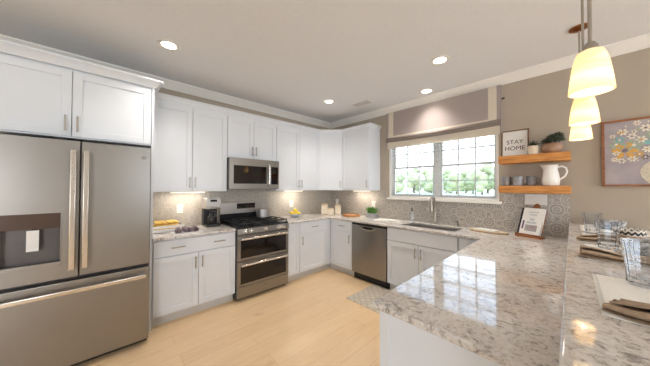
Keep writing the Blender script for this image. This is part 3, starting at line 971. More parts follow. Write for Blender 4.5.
# pendants over the bar
def pendant():
    p = thing('pendant_light', '', 'pendant light', (0, 0, 0), group='pendant lights over the bar')
    MB().lathe([(0, CEIL - .0005), (.062, CEIL - .0005), (.060, CEIL - .012), (.03, CEIL - .024), (.012, CEIL - .03), (0, CEIL - .03)], seg=24).build('canopy', M['bronze'], p)
    MB().cyl((0, 0, 2.037), (0, 0, CEIL - .028), .0065, seg=10).build('stem', M['nickel'], p)
    MB().lathe([(0, 2.042), (.013, 2.042), (.024, 2.024), (.027, 1.997), (0, 1.99)], seg=20).build('socket_cap', M['nickel'], p)
    out = [(.028, 2.008), (.039, 2.002), (.046, 1.984), (.054, 1.945), (.060, 1.90), (.065, 1.855), (.067, 1.833)]
    inn = [(r - .004, z) for r, z in reversed(out)]
    MB().lathe(out + inn, seg=40, closed=True).build('glass_shade', M['alabaster'], p, 60)
    bl = MB().ball((0, 0, 1.93), .022, 2).build('bulb', M['bulb'], p)
    return p
M['bulb'] = emit('frosted_bulb', (1.0, .84, .58, 1), 6.0)
pl = pendant()
spots = [(3.565, -2.01, 'alabaster glass pendant nearest the viewer, largest of three'), (3.565, -1.315, 'middle alabaster glass pendant of three over the bar'),
         (3.565, -.62, 'farthest alabaster glass pendant, nearest the painting wall')]
for i, (x, y, lb) in enumerate(spots):
    if i == 0:
        pl.location = (x, y, 0)
        pl['label'] = lb
    else:
        copy_thing(pl, (x, y, 0), 0, lb)
    light('POINT', 'pendant_lamp', (x, y, 1.88), .75, (1.0, .84, .62), shadow_soft_size=.03)

# ------------------------------------------------------------------ shade over the window
RX0, RX1 = 1.385, 2.945
rs = thing('roman_shade', 'greige roman shade with cream woven tape raised above the window', 'shade', ((RX0 + RX1) / 2, -.002, 2.07))
hw = (RX1 - RX0) / 2
def cloth(x0, x1, prof, n=2, th=.006, sag=0.0):
    """a swept cloth sheet: prof = (y, z) list, swept along x"""
    m = MB()
    N = max(2, n)
    vs, fs = [], []
    k = len(prof)
    for i in range(N + 1):
        s = i / N
        x = x0 + (x1 - x0) * s
        dz = -sag * (1 - (2 * ((x + hw) / (2 * hw)) - 1) ** 2)
        for j, (y, z) in enumerate(prof):
            wgt = 1.0 if prof[0][1] == prof[-1][1] else (prof[0][1] - z) / (prof[0][1] - prof[-1][1])
            vs.append((x, y, z + dz * max(0, min(1, wgt))))
    for i in range(N):
        for j in range(k - 1):
            fs.append((i * k + j, (i + 1) * k + j, (i + 1) * k + j + 1, i * k + j + 1))
    o = len(vs)
    vs2 = [(x, y + th, z) for x, y, z in vs]
    fs2 = [tuple(reversed([q + o for q in f])) for f in fs]
    side = []
    for j in range(k - 1):
        side += [(j, j + 1, o + j + 1, o + j), (N * k + j + 1, N * k + j, o + N * k + j, o + N * k + j + 1)]
    for i in range(N):
        side += [(i * k, o + i * k, o + (i + 1) * k, (i + 1) * k), ((i) * k + k - 1, (i + 1) * k + k - 1, o + (i + 1) * k + k - 1, o + i * k + k - 1)]
    m.add(vs + vs2, fs + fs2 + side)
    return m
zt = .594
face = [(-.058, zt), (-.058, .40), (-.060, .28), (-.066, .215), (-.075, .180)]
fold1 = [(-.062, .195), (-.080, .175), (-.092, .158), (-.088, .142), (-.066, .138)]
fold2 = [(-.062, .158), (-.074, .142), (-.084, .126), (-.078, .112), (-.062, .108)]
cloth(-hw + .012, hw - .012, face, 16, .006, .018).build('face_panel', M['shade'], rs)
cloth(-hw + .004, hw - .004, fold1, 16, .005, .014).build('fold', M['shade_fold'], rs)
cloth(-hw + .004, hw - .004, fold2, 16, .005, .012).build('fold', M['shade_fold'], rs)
sk_ = cloth(-hw + .018, hw - .018, [(-.054, .135), (-.054, .06), (-.053, 0.0)], 16, .005, .004)
skt = sk_.build('skirt', M['tape'], rs)
skt['label'] = 'cream woven lower band'
for s in (-1, 1):
    xa = s * (hw - .045)
    xb = s * (hw - .130)
    tp = cloth(min(xa, xb), max(xa, xb), [(y - .004, z) for y, z in face], 2, .004, .006).build('side_tape', M['tape'], rs)
cloth(-hw + .126, hw - .126, [(-.0740, .196), (-.0790, .181), (-.0800, .176)], 16, .003, .018).build('lower_tape', M['tape'], rs)
MB().box(-hw, -hw + .010, -.056, 0, 0.02, zt).box(hw - .010, hw, -.056, 0, 0.02, zt).build('return', M['shade'], rs, 0)
MB().box(-hw + .012, hw - .012, -.050, 0, zt - .05, zt).build('mounting_board', M['trim'], rs, 0)
MB().cyl((hw, -.03, .43), (hw + .02, -.03, .43), .012, seg=12).cyl((hw + .012, -.03, .43), (hw + .03, -.03, .43), .007, seg=10).build('cord_cleat', M['iron'], rs)

# ------------------------------------------------------------------ floating shelves and what stands on them
SHX0, SHX1, SHD = 2.937, 3.507, .225
for z0, z1, lb in ((1.702, 1.786, 'thick honey wood floating shelf, the upper one right of the window'), (1.372, 1.452, 'thick honey wood floating shelf, the lower one right of the window')):
    single(MB().box(0, SHX1 - SHX0, -SHD, -.0005, 0, z1 - z0, bev=.005), 'floating_shelf', M['shelf'], lb, 'shelf', (SHX0, 0, z0), 0, 'floating shelves')
UT, LT = 1.786, 1.452
# framed sign leaning on the wall
sg = thing('framed_sign', 'small framed white sign with black capital letters on the upper shelf', 'sign', (3.062, -.036, UT))
tl = Matrix.Rotation(R(-7), 4, 'X')
sw, shh = .250, .318
m = MB()
m.box(-sw / 2, -sw / 2 + .012, -.018, 0, 0, shh, tf=tl).box(sw / 2 - .012, sw / 2, -.018, 0, 0, shh, tf=tl).box(-sw / 2 + .012, sw / 2 - .012, -.018, 0, 0, .012, tf=tl).box(-sw / 2 + .012, sw / 2 - .012, -.018, 0, shh - .012, shh, tf=tl)
m.build('frame', M['framewood'], sg, 0)
MB().box(-sw / 2 + .012, sw / 2 - .012, -.010, -.002, .012, shh - .012, tf=tl).build('sign_panel', M['paper'], sg, 0)
for i, (tx, zz) in enumerate((('STAY', .155), ('HOME', .080))):
    cu = bpy.data.curves.new('lettering', 'FONT')
    cu.body = tx
    cu.size = .066
    cu.extrude = .0006
    cu.align_x = 'CENTER'
    cu.materials.append(M['ink'])
    tmp = bpy.data.objects.new('lettering_curve', cu)
    col.objects.link(tmp)
    bpy.context.view_layer.update()
    lme = bpy.data.meshes.new_from_object(tmp.evaluated_get(bpy.context.evaluated_depsgraph_get()))
    bpy.data.objects.remove(tmp)
    to = bpy.data.objects.new('lettering', lme)
    col.objects.link(to)
    to.parent = sg
    to.matrix_local = tl @ Matrix.Translation((0, -.0115, zz)) @ Matrix.Rotation(R(90), 4, 'X')
def rosette(mb, c, r, n_rings=3, up=.5, leaf=(.02, .012, .006)):
    for k in range(n_rings):
        n = 5 + 3 * k
        for i in range(n):
            a = 2 * math.pi * (i + .5 * (k % 2)) / n
            tilt = up * (1.35 - .42 * k)
            d = r * (.25 + .75 * k / max(1, n_rings - 1)) * .62
            tf = Matrix.Translation(c) @ Matrix.Rotation(a, 4, 'Z') @ Matrix.Translation((d * .6, 0, 0)) @ Matrix.Rotation(-tilt, 4, 'Y') @ Matrix.Translation((leaf[0] * .8, 0, 0))
            mb.ball((0, 0, 0), leaf, 1, tf=tf)
def rosette_ball(mb, c, r, leaf=.024):
    for el, n in ((-8, 9), (22, 9), (50, 6), (78, 3)):
        for i in range(n):
            tf = Matrix.Translation(c) @ Matrix.Rotation(2 * math.pi * (i + (el % 3) * .3) / n, 4, 'Z') @ Matrix.Rotation(-R(el), 4, 'Y') @ Matrix.Translation((r * .55, 0, 0))
            mb.ball((0, 0, 0), (leaf, .011, .005), 1, tf=tf)
pt = thing('potted_succulent', 'small succulent in a pale ribbed pot on the upper shelf', 'plant', (3.232, -.135, UT))
prof = [(0, 0), (.040, 0), (.044, .004), (.047, .045), (.050, .094), (.045, .095), (.043, .08), (0, .08)]
MB().lathe(prof, seg=24).build('pot', M['cream'], pt)
MB().lathe([(0, .0805), (.0425, .0805), (.03, .086), (0, .088)], seg=16).build('soil', M['soil'], pt)
f = MB()
random.seed(4)
rosette_ball(f, (0, 0, .098), .05, .032)
f.build('leaves', M['leaf'], pt)
pt = thing('potted_succulent', 'large dark succulent in a round brown pot on the upper shelf', 'plant', (3.372, -.118, UT))
MB().lathe([(0, 0), (.042, 0), (.066, .015), (.082, .05), (.080, .085), (.068, .104), (.062, .102), (.065, .085), (0, .085)], seg=28).build('pot', M['copper_pot'], pt)
MB().lathe([(0, .0855), (.062, .0855), (.04, .092), (0, .094)], seg=16).build('soil', M['soil'], pt)
f = MB()
for (cx, cy, cz, r) in ((-.045, -.02, .108, .042), (.0, -.045, .112, .042), (.04, -.03, .125, .045), (-.015, .01, .135, .045), (.03, .015, .158, .045), (.055, -.01, .165, .040), (.0, -.01, .150, .04), (.065, .02, .125, .038)):
    cz += .012
    rosette_ball(f, (cx, cy, cz), r)
    f.cyl((cx * .5, cy * .5, .07), (cx, cy, cz), .006, seg=6)
f.build('leaves', M['leaf'], pt)
# mugs
mug = thing('mug', 'grey glazed mug leftmost of three on the lower shelf', 'mug', (2.990, -.10, LT), 0, 'mugs on the lower shelf')
MB().lathe([(0, 0), (.032, 0), (.040, .006), (.045, .035), (.044, .103), (.0415, .105), (.040, .10), (.041, .035), (.03, .01), (0, .009)], seg=24).build('cup', M['mug'], mug)
MB().tube([(.0425, 0, .085), (.062, 0, .083), (.072, 0, .056), (.062, 0, .030), (.0435, 0, .025)], .0055, 8).build('handle', M['mug'], mug)
copy_thing(mug, (3.100, -.150, LT), R(-15), 'grey glazed mug in the middle of three on the lower shelf')
copy_thing(mug, (3.205, -.075, LT), R(10), 'grey glazed mug next to the white pitcher on the lower shelf')
# pitcher
pj = thing('pitcher', 'white ceramic pitcher on the lower shelf', 'pitcher', (3.362, -.125, LT), R(0))
pj.scale = (1.06, 1.06, 1.12)
prof = [(0, 0), (.055, 0), (.062, .008), (.066, .05), (.058, .11), (.050, .15), (.052, .175), (.058, .190), (.054, .190), (.047, .172), (.046, .15), (.054, .1), (.06, .05), (.05, .01), (0, .009)]
pm = MB().lathe(prof, seg=32)
for i, (x, y, z) in enumerate(pm.v):
    if z > .14 and x < 0:
        a = abs(math.atan2(y, -x))
        if a < .8:
            k = (z - .14) / .05 * math.cos(a / .8 * math.pi / 2)
            pm.v[i] = (x - .028 * k, y * (1 - .3 * k), z + .008 * k)
pm.build('jug', M['white'], pj, 60)
MB().tube([(.050, 0, .165), (.075, 0, .178), (.105, 0, .160), (.112, 0, .125), (.098, 0, .085), (.062, 0, .055)], [.008, .008, .008, .008, .008, .007], 10).build('handle', M['white'], pj)
# wall plates
def plate(name, label, loc, rz, w, h, n, cat):
    p = thing(name, label, cat, loc, rz)
    MB().box(-w / 2, w / 2, -.007, 0, -h / 2, h / 2, bev=.002).build('cover', M['plate_white'], p)
    for i in range(n):
        x = -w / 2 + w * (i + .5) / n
        if cat == 'outlet':
            for z in (-.02, .02):
                MB().box(x - .016, x + .016, -.0085, -.007, z - .013, z + .013, bev=.0005).build('socket', M['plate_white'], p)
        else:
            MB().box(x - .016, x + .016, -.0105, -.007, -.033, .033, bev=.001).build('rocker', M['plate_white'], p)
plate('wall_outlet', 'white outlet on the tile left of the coffee maker', (.0085, -2.775, 1.15), RZA, .075, .118, 1, 'outlet')
plate('wall_outlet', 'white outlet on the tile above the lemon bowl', (.0085, -1.02, 1.13), RZA, .075, .118, 1, 'outlet')
plate('wall_outlet', 'white outlet on the tile above the canisters', (.20, -.0085, 1.13), 0, .075, .118, 1, 'outlet')
plate('wall_outlet', 'white outlet on the tile above the small planter', (1.09, -.0085, 1.13), 0, .075, .118, 1, 'outlet')
plate('wall_switch', 'wide white switch plate under the lower shelf', (3.235, -.0085, 1.30), 0, .185, .118, 4, 'switch')

# ------------------------------------------------------------------ painting on the right wall
PX0, PX1, PZ0, PZ1 = 3.712, 4.60, 1.445, 2.06
pa = thing('framed_painting', 'framed painting of pale flowers in a cream vase', 'painting', ((PX0 + PX1) / 2, -.002, PZ0))
pw, ph = PX1 - PX0, PZ1 - PZ0
t = .017
MB().box(-pw / 2, -pw / 2 + t, -.03, 0, 0, ph).box(pw / 2 - t, pw / 2, -.03, 0, 0, ph).box(-pw / 2 + t, pw / 2 - t, -.03, 0, 0, t).box(-pw / 2 + t, pw / 2 - t, -.03, 0, ph - t, ph).build('frame', M['brownwood'], pa, 0)
cv = MB().box(-pw / 2 + t, pw / 2 - t, -.016, -.004, t, ph - t)
cvm = noisy('painted_ground', S(160, 150, 156), S(182, 172, 174), 7, .8)
pcs = [noisy('paint_' + n, S(*c), S(*[min(255, q + 14) for q in c]), 30, .8) for n, c in (('cream', (226, 218, 200)), ('teal', (128, 176, 178)), ('ochre', (208, 160, 84)), ('grey', (120, 112, 116)), ('sage', (158, 172, 150)))]
fl = cv
random.seed(21)
def petal_flower(cx, cz, r, mi, mc, n=6, y=-.017):
    for i in range(n):
        a = 2 * math.pi * i / n + random.uniform(-.1, .1)
        tf = Matrix.Translation((cx + .6 * r * math.cos(a), y, cz + .6 * r * math.sin(a))) @ Matrix.Rotation(-a, 4, 'Y')
        fl.ball((0, 0, 0), (r * .42, .0012, r * .26), 1, mi + 1, tf=tf)
    fl.ball((cx, y - .0006, cz), (r * .24, .0014, r * .24), 1, mc + 1)
xl = -pw / 2
for (cx, cz, r, mi, mc) in ((.11, .50, .035, 0, 2), (.16, .455, .03, 0, 3), (.235, .52, .036, 0, 3), (.30, .55, .03, 0, 2), (.12, .33, .085, 2, 3), (.17, .375, .06, 4, 0),
                            (.07, .39, .05, 4, 0), (.09, .43, .035, 1, 0), (.30, .385, .085, 1, 2), (.36, .33, .06, 2, 0), (.40, .47, .05, 0, 2), (.06, .25, .026, 0, 2), (.10, .235, .028, 0, 3), (.16, .25, .03, 0, 2),
                            (.20, .29, .028, 2, 0), (.23, .26, .026, 3, 0), (.07, .31, .028, 0, 2), (.21, .42, .036, 0, 2), (.26, .46, .034, 4, 0), (.48, .40, .07, 0, 2), (.55, .48, .05, 1, 0), (.62, .36, .07, 2, 0),
                            (.70, .45, .05, 0, 3), (.56, .30, .05, 0, 2), (.24, .33, .03, 0, 2), (.05, .47, .022, 0, 2), (.19, .57, .026, 0, 2)):
    petal_flower(xl + t + cx, cz, r, mi, mc)
for k in range(26):
    petal_flower(xl + t + random.uniform(.05, .8), random.uniform(.22, .56), random.uniform(.014, .024), random.choice((0, 0, 4, 2)), random.choice((0, 3, 2)), 5)
for k in range(110):
    cx, cz = random.uniform(.04, .8), random.uniform(.21, .575)
    fl.ball((xl + t + cx, -.0165, cz), (random.uniform(.004, .009), .001, random.uniform(.004, .009)), 1, random.choice((1, 1, 3, 5, 2)))
va = cv
prof = [(.055, .235), (.075, .225), (.115, .19), (.135, .14), (.13, .09), (.10, .045), (.085, .024)]
vx = xl + t + .335
poly = [(vx - r, z) for r, z in prof] + [(vx + r, z) for r, z in reversed(prof)]
tfv = Matrix(((1, 0, 0, 0), (0, 0, -1, -.0165), (0, 1, 0, 0), (0, 0, 0, 1)))
va.prism(poly, 0, .0014, 6, tf=tfv)
vz = noisy('painted_vase', S(222, 214, 194), S(198, 188, 166), 55, .8)
cv.build('canvas', [cvm] + pcs + [vz], pa, 0)

# ------------------------------------------------------------------ counter things, range wall
cr = thing('serving_crate', 'small white slatted crate of golden biscuits beside the fridge panel', 'crate', (.235, -2.955, CT), RZA)
m = MB()
a, b, h = .150, .130, .085
for s in (-1, 1):
    for z in (.012, .050):
        m.box(-a, a, s * b - .004, s * b + .004, z, z + .028)
        m.box(s * a - .004, s * a + .004, -b, b, z, z + .028)
    for q in (-1, 1):
        m.box(s * a - .008, s * a + .008, q * b - .008, q * b + .008, 0, h)
m.box(-a, a, -b, b, .004, .010)
m.build('slat_box', M['white'], cr, 0)
random.seed(5)
bs = MB()
bs.lathe([(0, -.056), (.012, -.052), (.018, -.03), (.019, 0), (.018, .03), (.012, .052), (0, .056)], seg=12, tf=Matrix.Rotation(R(90), 4, 'X'))
base = None
lab = 'golden biscuit stick piled in the small white crate'
for zz, k_, q_ in [(.031, k, q) for k in (-2.5, -1.5, -.5, .5, 1.5, 2.5) for q in (-1, 1)] + [(.066, k, q) for k in (-2, -1, 0, 1, 2) for q in (-1, 1)] + [(.101, k, q) for k in (-1.5, -.5, .5, 1.5) for q in (-1, 1)]:
    if True:
        loc = (.235 + k_ * .042, -2.955 + q_ * .058 + random.uniform(-.0008, .0008), CT + zz)
        if base is None:
            base = single(bs, 'biscuit_stick', M['bread'], lab, 'biscuit', loc, 0, 'golden biscuits in the crate')
        else:
            copy_thing(base, loc, 0, lab)
tr = single(MB().box(-.15, .15, -.10, .10, .0, .010, bev=.003),
            'serving_tray', M['white'], 'white rectangular tray of rolled mauve napkins before the crate', 'tray', (.50, -2.80, CT), RZA)
def roll(n=16):
    m = MB()
    pts = []
    for i in range(2 * n + 1):
        a = i * 2 * math.pi / n
        r = .012 + .012 * i / n
        pts.append((r * math.cos(a), r * math.sin(a)))
    th = .005
    inner = [((math.hypot(x, y) - th) * x / math.hypot(x, y), (math.hypot(x, y) - th) * y / math.hypot(x, y)) for x, y in pts]
    k = len(pts)
    for a_, b_ in ((-.065, .065),):
        vs = [(a_, x, y) for x, y in pts] + [(a_, x, y) for x, y in inner] + [(b_, x, y) for x, y in pts] + [(b_, x, y) for x, y in inner]
        fs = []
        for i in range(k - 1):
            fs += [(i, i + 1, 2 * k + i + 1, 2 * k + i), (k + i + 1, k + i, 3 * k + i, 3 * k + i + 1), (i + 1, i, k + i, k + i + 1), (2 * k + i, 2 * k + i + 1, 3 * k + i + 1, 3 * k + i)]
        fs += [(0, 2 * k, 3 * k, k), (k - 1, 2 * k - 1, 4 * k - 1, 3 * k - 1)]
        m.add(vs, fs)
    return m
r0 = single(roll(), 'rolled_napkin', M['mauve'], 'rolled mauve napkin nearest the fridge panel', 'napkin', (.50, -2.885, CT + .0375), R(-12), 'rolled mauve napkins')
copy_thing(r0, (.49, -2.80, CT + .0375), R(8), 'rolled mauve napkin in the middle of the white tray')
copy_thing(r0, (.485, -2.715, CT + .0375), R(-4), 'rolled mauve napkin nearest the coffee maker')

cm = thing('coffee_maker', 'black drip coffee maker with steel top beside the range', 'coffee maker', (.20, -2.455, CT), RZA)
MB().box(-.085, .085, -.13, .10, 0, .035, bev=.008).box(-.085, .085, .01, .10, .035, .23, bev=.006).build('body', M['black'], cm)
MB().box(-.088, .088, -.115, .102, .231, .372, bev=.010).build('brew_head', M['satin'], cm)
MB().box(-.04, .04, -.1165, -.1155, .325, .35).build('display', M['darkglass'], cm, 0)
MB().box(-.06, .06, -.117, -.1155, .24, .262).build('nameplate', M['chrome'], cm, 0)
cf_ = MB().lathe([(0, .036), (.045, .036), (.058, .06), (.06, .10), (.045, .15), (.035, .165), (.04, .18), (0, .18)], 0, -.055, 24).build('carafe', mat('carafe_glass', S(70, 66, 66), .05, 0, Transmission_Weight=.55), cm)
MB().tube([(0, -.10, .165), (0, -.135, .16), (0, -.142, .12), (0, -.115, .08)], .007, 8).build('carafe_handle', M['black'], cf_)
MB().lathe([(.0, .181), (.042, .181), (.04, .20), (0, .202)], 0, -.055, 20).build('carafe_lid', M['black'], cf_)

# pot on the range
pz = .970
sp = thing('stock_pot', 'steel stock pot on the back right burner', 'pot', (.215, Y3 + .60, pz + .0005))
m = MB().lathe([(0, 0), (.100, 0), (.107, .006), (.107, .118), (.110, .122), (.104, .122), (.103, .01), (0, .008)], seg=32)
m.build('pan', M['satin'], sp)
MB().lathe([(0, .1265), (.109, .1235), (.109, .127), (.05, .138), (0, .142)], seg=32).build('lid', M['chrome'], sp)
MB().cyl((0, 0, .141), (0, 0, .155), .008, seg=10).ball((0, 0, .163), (.018, .018, .010), 2).build('lid_knob', M['chrome'], sp)
for s in (-1, 1):
    MB().tube([(-.03, s * .1045, .095), (-.028, s * .133, .098), (.028, s * .133, .098), (.03, s * .1045, .095)], .005, 8).build('side_handle', M['chrome'], sp)

# lemon bowl
lb_ = single(MB().lathe([(0, 0), (.045, 0), (.05, .006), (.095, .035), (.115, .058), (.110, .060), (.09, .040), (.045, .012), (0, .010)], seg=32), 'fruit_bowl', M['blue_cer'], 'pale blue grey bowl of lemons right of the range', 'bowl', (.24, -1.10, CT))
lm = MB().ball((0, 0, 0), (.036, .030, .030), 3)
for i, (x, y, z) in enumerate(lm.v):
    if abs(x) > .031:
        lm.v[i] = (x * 1.18, y, z)
L0 = None
for (dx, dy, dz, rz_, lb) in ((-.050, -.040, .068, .4, 'lemon at the back of the bowl nearest the range'), (.042, -.045, .068, 1.3, 'lemon at the front of the bowl nearest the range'), (.045, .042, .068, 2.6, 'lemon at the front right of the bowl'),
                              (-.045, .045, .068, 1.0, 'lemon at the back right of the bowl'), (.000, .000, .118, .1, 'lemon on top of the pile in the bowl')):
    loc = (.24 + dx, -1.10 + dy, CT + dz)
    if L0 is None:
        L0 = single(lm, 'lemon', M['yellow'], lb, 'lemon', loc, rz_, 'lemons in the bowl')
    else:
        copy_thing(L0, loc, rz_, lb)

# canisters
def canister(x, y, w, h, rz, lb):
    c = thing('canister', lb, 'canister', (x, y, CT), rz, 'cream canisters')
    MB().box(-w / 2, w / 2, -w / 2, w / 2, 0, h * .82, bev=.012).build('jar', M['cream'], c)
    MB().box(-w / 2 + .002, w / 2 - .002, -w / 2 + .002, w / 2 - .002, h * .825, h * .94, bev=.008).cyl((0, 0, h * .94), (0, 0, h), w * .12, seg=12).build('lid', M['palewood'], c)
canister(.255, -.415, .125, .205, R(42), 'tall cream canister leftmost in the corner')
canister(.425, -.425, .115, .135, R(46), 'short cream canister in front of the taller two')
canister(.40, -.21, .115, .185, R(50), 'cream canister at the right of the corner group')
rb = thing('round_board', 'round brown wooden tray between the canisters and the planter', 'tray', (.80, -.27, CT))
MB().lathe([(0, 0), (.15, 0), (.155, .004), (.155, .026), (.150, .028), (.146, .014), (0, .012)], seg=40).build('tray', M['board'], rb)
for s in (-1, 1):
    MB().tube([(s * .152, -.035, .018), (s * .178, -.02, .022), (s * .178, .02, .022), (s * .152, .035, .018)], .006, 8).build('handle', M['board'], rb)
pt = thing('potted_plant', 'small bright green plant in a grey rectangular planter', 'plant', (1.165, -.17, CT))
m = MB()
m.box(-.085, .085, -.05, .05, 0, .006).box(-.085, .085, -.05, -.042, .006, .075).box(-.085, .085, .042, .05, .006, .075).box(-.085, -.077, -.042, .042, .006, .075).box(.077, .085, -.042, .042, .006, .075)
m.build('planter', M['grey_cer'], pt, 0)
MB().box(-.0765, .0765, -.0415, .0415, .0065, .068).build('soil', M['soil'], pt, 0)
f = MB()
random.seed(9)
for i in range(150):
    x, y = random.uniform(-.06, .06), random.uniform(-.03, .03)
    a, tl_ = random.uniform(0, 6.28), random.uniform(.1, .9)
    ln_ = random.uniform(.035, .075)
    tf = Matrix.Translation((x, y, .066)) @ Matrix.Rotation(a, 4, 'Z') @ Matrix.Rotation(tl_, 4, 'Y') @ Matrix.Translation((0, 0, ln_))
    f.ball((0, 0, 0), (.005, .010, ln_ * .9), 1, tf=tf)
f.build('leaves', M['leaf2'], pt)

# folded cloth left of the sink
single(MB().box(-.20, .20, -.09, .09, 0, .007, bev=.003).box(-.17, .19, -.085, .07, .0072, .014, bev=.003).box(-.10, .15, -.06, .05, .0142, .020, bev=.003), 'folded_towel', M['cloth_white'], 'folded white towel on the counter left of the sink', 'towel', (1.56, -.30, CT), R(4))

# leaf shaped board right of the sink
sbd = thing('serving_board', 'pale wooden serving board with a dark bark edge right of the sink', 'board', (2.83, -.235, CT), R(-12))
pts = []
random.seed(14)
for i in range(28):
    a = 2 * math.pi * i / 28
    pts.append((.195 * math.cos(a) * (1 + .05 * math.sin(3 * a)), .085 * math.sin(a) * (1 + .10 * math.sin(2 * a + 1))))
MB().prism(pts, .006, .020).build('board', M['palewood'], sbd)
MB().prism([(x * 1.03, y * 1.05) for x, y in pts], 0, .006).build('bark_edge', M['brownwood'], sbd)
fc = MB()
for i in range(3):
    fc.tube([(-.10 + .01 * i, -.03 + .025 * i, .026), (.0, -.035 + .028 * i, .030), (.15, -.03 + .03 * i, .027)], [.004, .006, .004], 8)
single(MB().box(-.13, .10, -.05, .045, 0, .006, bev=.002).box(-.10, .11, -.03, .05, .0062, .012, bev=.002), 'tea_towel', M['cloth_white'], 'folded cream tea towel lying on the pale serving board', 'towel', (2.825, -.235, CT + .0205), R(-16))

# cookbook on a stand
CBX, CBY, CBR = 3.205, -.235, R(-22)
st = thing('cookbook_stand', 'brown wooden cookbook stand on the counter under the shelves', 'stand', (CBX, CBY, CT), CBR)
tb = Matrix.Translation((0, 0, .018)) @ Matrix.Rotation(R(-22), 4, 'X') @ Matrix.Scale(.84, 4, (1, 0, 0)) @ Matrix.Scale(1.22, 4, (0, 0, 1))
m = MB().box(-.115, .115, 0, .012, .012, .235, bev=.003, tf=tb)
m.build('back_board', M['brownwood'], st)
MB().box(-.112, .112, -.055, .03, 0, .018, bev=.004).box(-.112, .112, -.055, -.045, .018, .036, bev=.003).build('ledge', M['brownwood'], st)
orn = MB()
orn.ball((0, .006, .262), (.036, .008, .030), 2, tf=tb)
orn.ball((-.03, .006, .247), (.018, .007, .014), 2, tf=tb).ball((.03, .006, .247), (.018, .007, .014), 2, tf=tb)
orn.build('carved_top', M['brownwood'], st)
MB().box(-.012, .012, 0, .012, -.175, 0, tf=Matrix.Translation((0, .094, .178)) @ Matrix.Rotation(R(12), 4, 'X')).build('rear_strut', M['brownwood'], st)
bk = thing('cookbook', 'white cookbook with a black spine propped on the wooden stand', 'book', (CBX, CBY, CT), CBR)
MB().box(-.105, .108, -.028, -.004, .004, .235, tf=tb).build('pages', M['paper'], bk, 0)
pic = MB().box(-.105, .110, -.0315, -.0285, .002, .238, tf=tb).box(-.105, .110, -.0035, -.001, .002, .238, tf=tb)
MB().box(-.128, -.1055, -.0315, -.001, .002, .238, bev=.003, tf=tb).build('spine', M['black'], bk)
for (a, b, c_, d_, mi) in ((-.055, .07, .03, .085, 0), (-.05, .055, .095, .115, 1), (-.09, -.07, .045, .12, 2), (-.02, .03, .125, .145, 1), (-.05, .06, .055, .066, 3), (-.03, .045, .172, .182, 1), (-.045, .06, .196, .204, 1)):
    pic.box(a, b, -.0320, -.0310, c_, d_, mi + 1, tf=tb)
pic.build('cover', [M['white'], noisy('print_grey', S(150, 146, 152), S(176, 172, 176), 40, .6), noisy('print_pale', S(190, 192, 196), S(206, 206, 208), 40, .6), noisy('print_plum', S(96, 78, 110), S(120, 100, 130), 40, .6), noisy('print_rose', S(190, 110, 104), S(208, 140, 130), 40, .6)], bk, 0)

# ------------------------------------------------------------------ place settings on the bar
def placemat(x0, x1, y0, y1, lb, rz=0.0):
    cx, cy = (x0 + x1) / 2, (y0 + y1) / 2
    o = thing('placemat', lb, 'placemat', (cx, cy, BARZ), rz, 'cream placemats on the bar')
    hx, hy = (x1 - x0) / 2, (y1 - y0) / 2
    MB().box(-hx, hx, -hy, hy, 0, .003, bev=.001).build('mat', M['cloth_white'], o)
    n = 60
    for s in (-1, 1):
        fr_ = MB()
        for i in range(n):
            y = -hy + 2 * hy * (i + .5) / n
            fr_.box(s * hx, s * (hx + .012), y - .0022, y + .0022, .0004, .0016)
        fr_.build('fringe', M['cloth_white'], o, 0)
    return o
mats = [(-2.455, -2.00, 'cream fringed placemat nearest the viewer'), (-1.70, -1.25, 'second cream fringed placemat from the viewer'), (-1.14, -.70, 'third cream fringed placemat from the viewer'), (-.60, -.16, 'cream fringed placemat nearest the wall')]
for y0, y1, lb in mats:
    placemat(3.572, 3.93, y0, y1, lb)
mt = .003
def plate_bowl(x, y, lp, lb_, material, pname):
    p = single(MB().lathe([(0, 0), (.07, 0), (.075, .004), (.105, .014), (.107, .017), (.072, .009), (0, .008)], seg=40), 'dinner_plate', M['board'] if pname == 'wood' else M['grey_cer'], lp, 'plate', (x, y, BARZ + mt), 0, 'plates on the bar')
    single(MB().lathe([(0, 0), (.035, 0), (.04, .004), (.066, .030), (.073, .068), (.069, .069), (.060, .032), (.035, .010), (0, .009)], seg=40), 'patterned_bowl', material, lb_, 'bowl', (x, y, BARZ + mt + .0095), 0, 'bowls on the bar')
def chevron():
    m = mat('chevron_glaze', S(235, 230, 222), .3)
    t = NT(m)
    sp_ = t.n('SeparateXYZ', {0: t.tc.outputs['Object']})
    an = t.m('ARCTAN2', sp_.outputs['Y'], sp_.outputs['X'])
    zg = t.m('ABSOLUTE', t.m('SUBTRACT', t.m('FRACT', t.m('MULTIPLY', an, 2.6)), .5))
    q = t.m('FRACT', t.m('ADD', t.m('MULTIPLY', sp_.outputs['Z'], 32.0), zg))
    s_ = t.m('GREATER_THAN', q, .5)
    lo = t.m('GREATER_THAN', sp_.outputs['Z'], .026)
    t.set('Base Color', t.mix(lo, S(196, 138, 84), t.mix(s_, S(238, 232, 222), S(34, 32, 34))))
    return m
M['chevron'] = chevron()
plate_bowl(3.765, -1.485, 'grey plate on the second placemat', 'speckled grey bowl on the second placemat', M['speckle'], 'grey')
plate_bowl(3.770, -.925, 'grey plate on the third placemat', 'black and white chevron bowl on the third placemat', M['chevron'], 'grey')
plate_bowl(3.745, -.37, 'grey plate on the placemat nearest the wall', 'speckled grey bowl on the placemat nearest the wall', M['speckle'], 'grey')
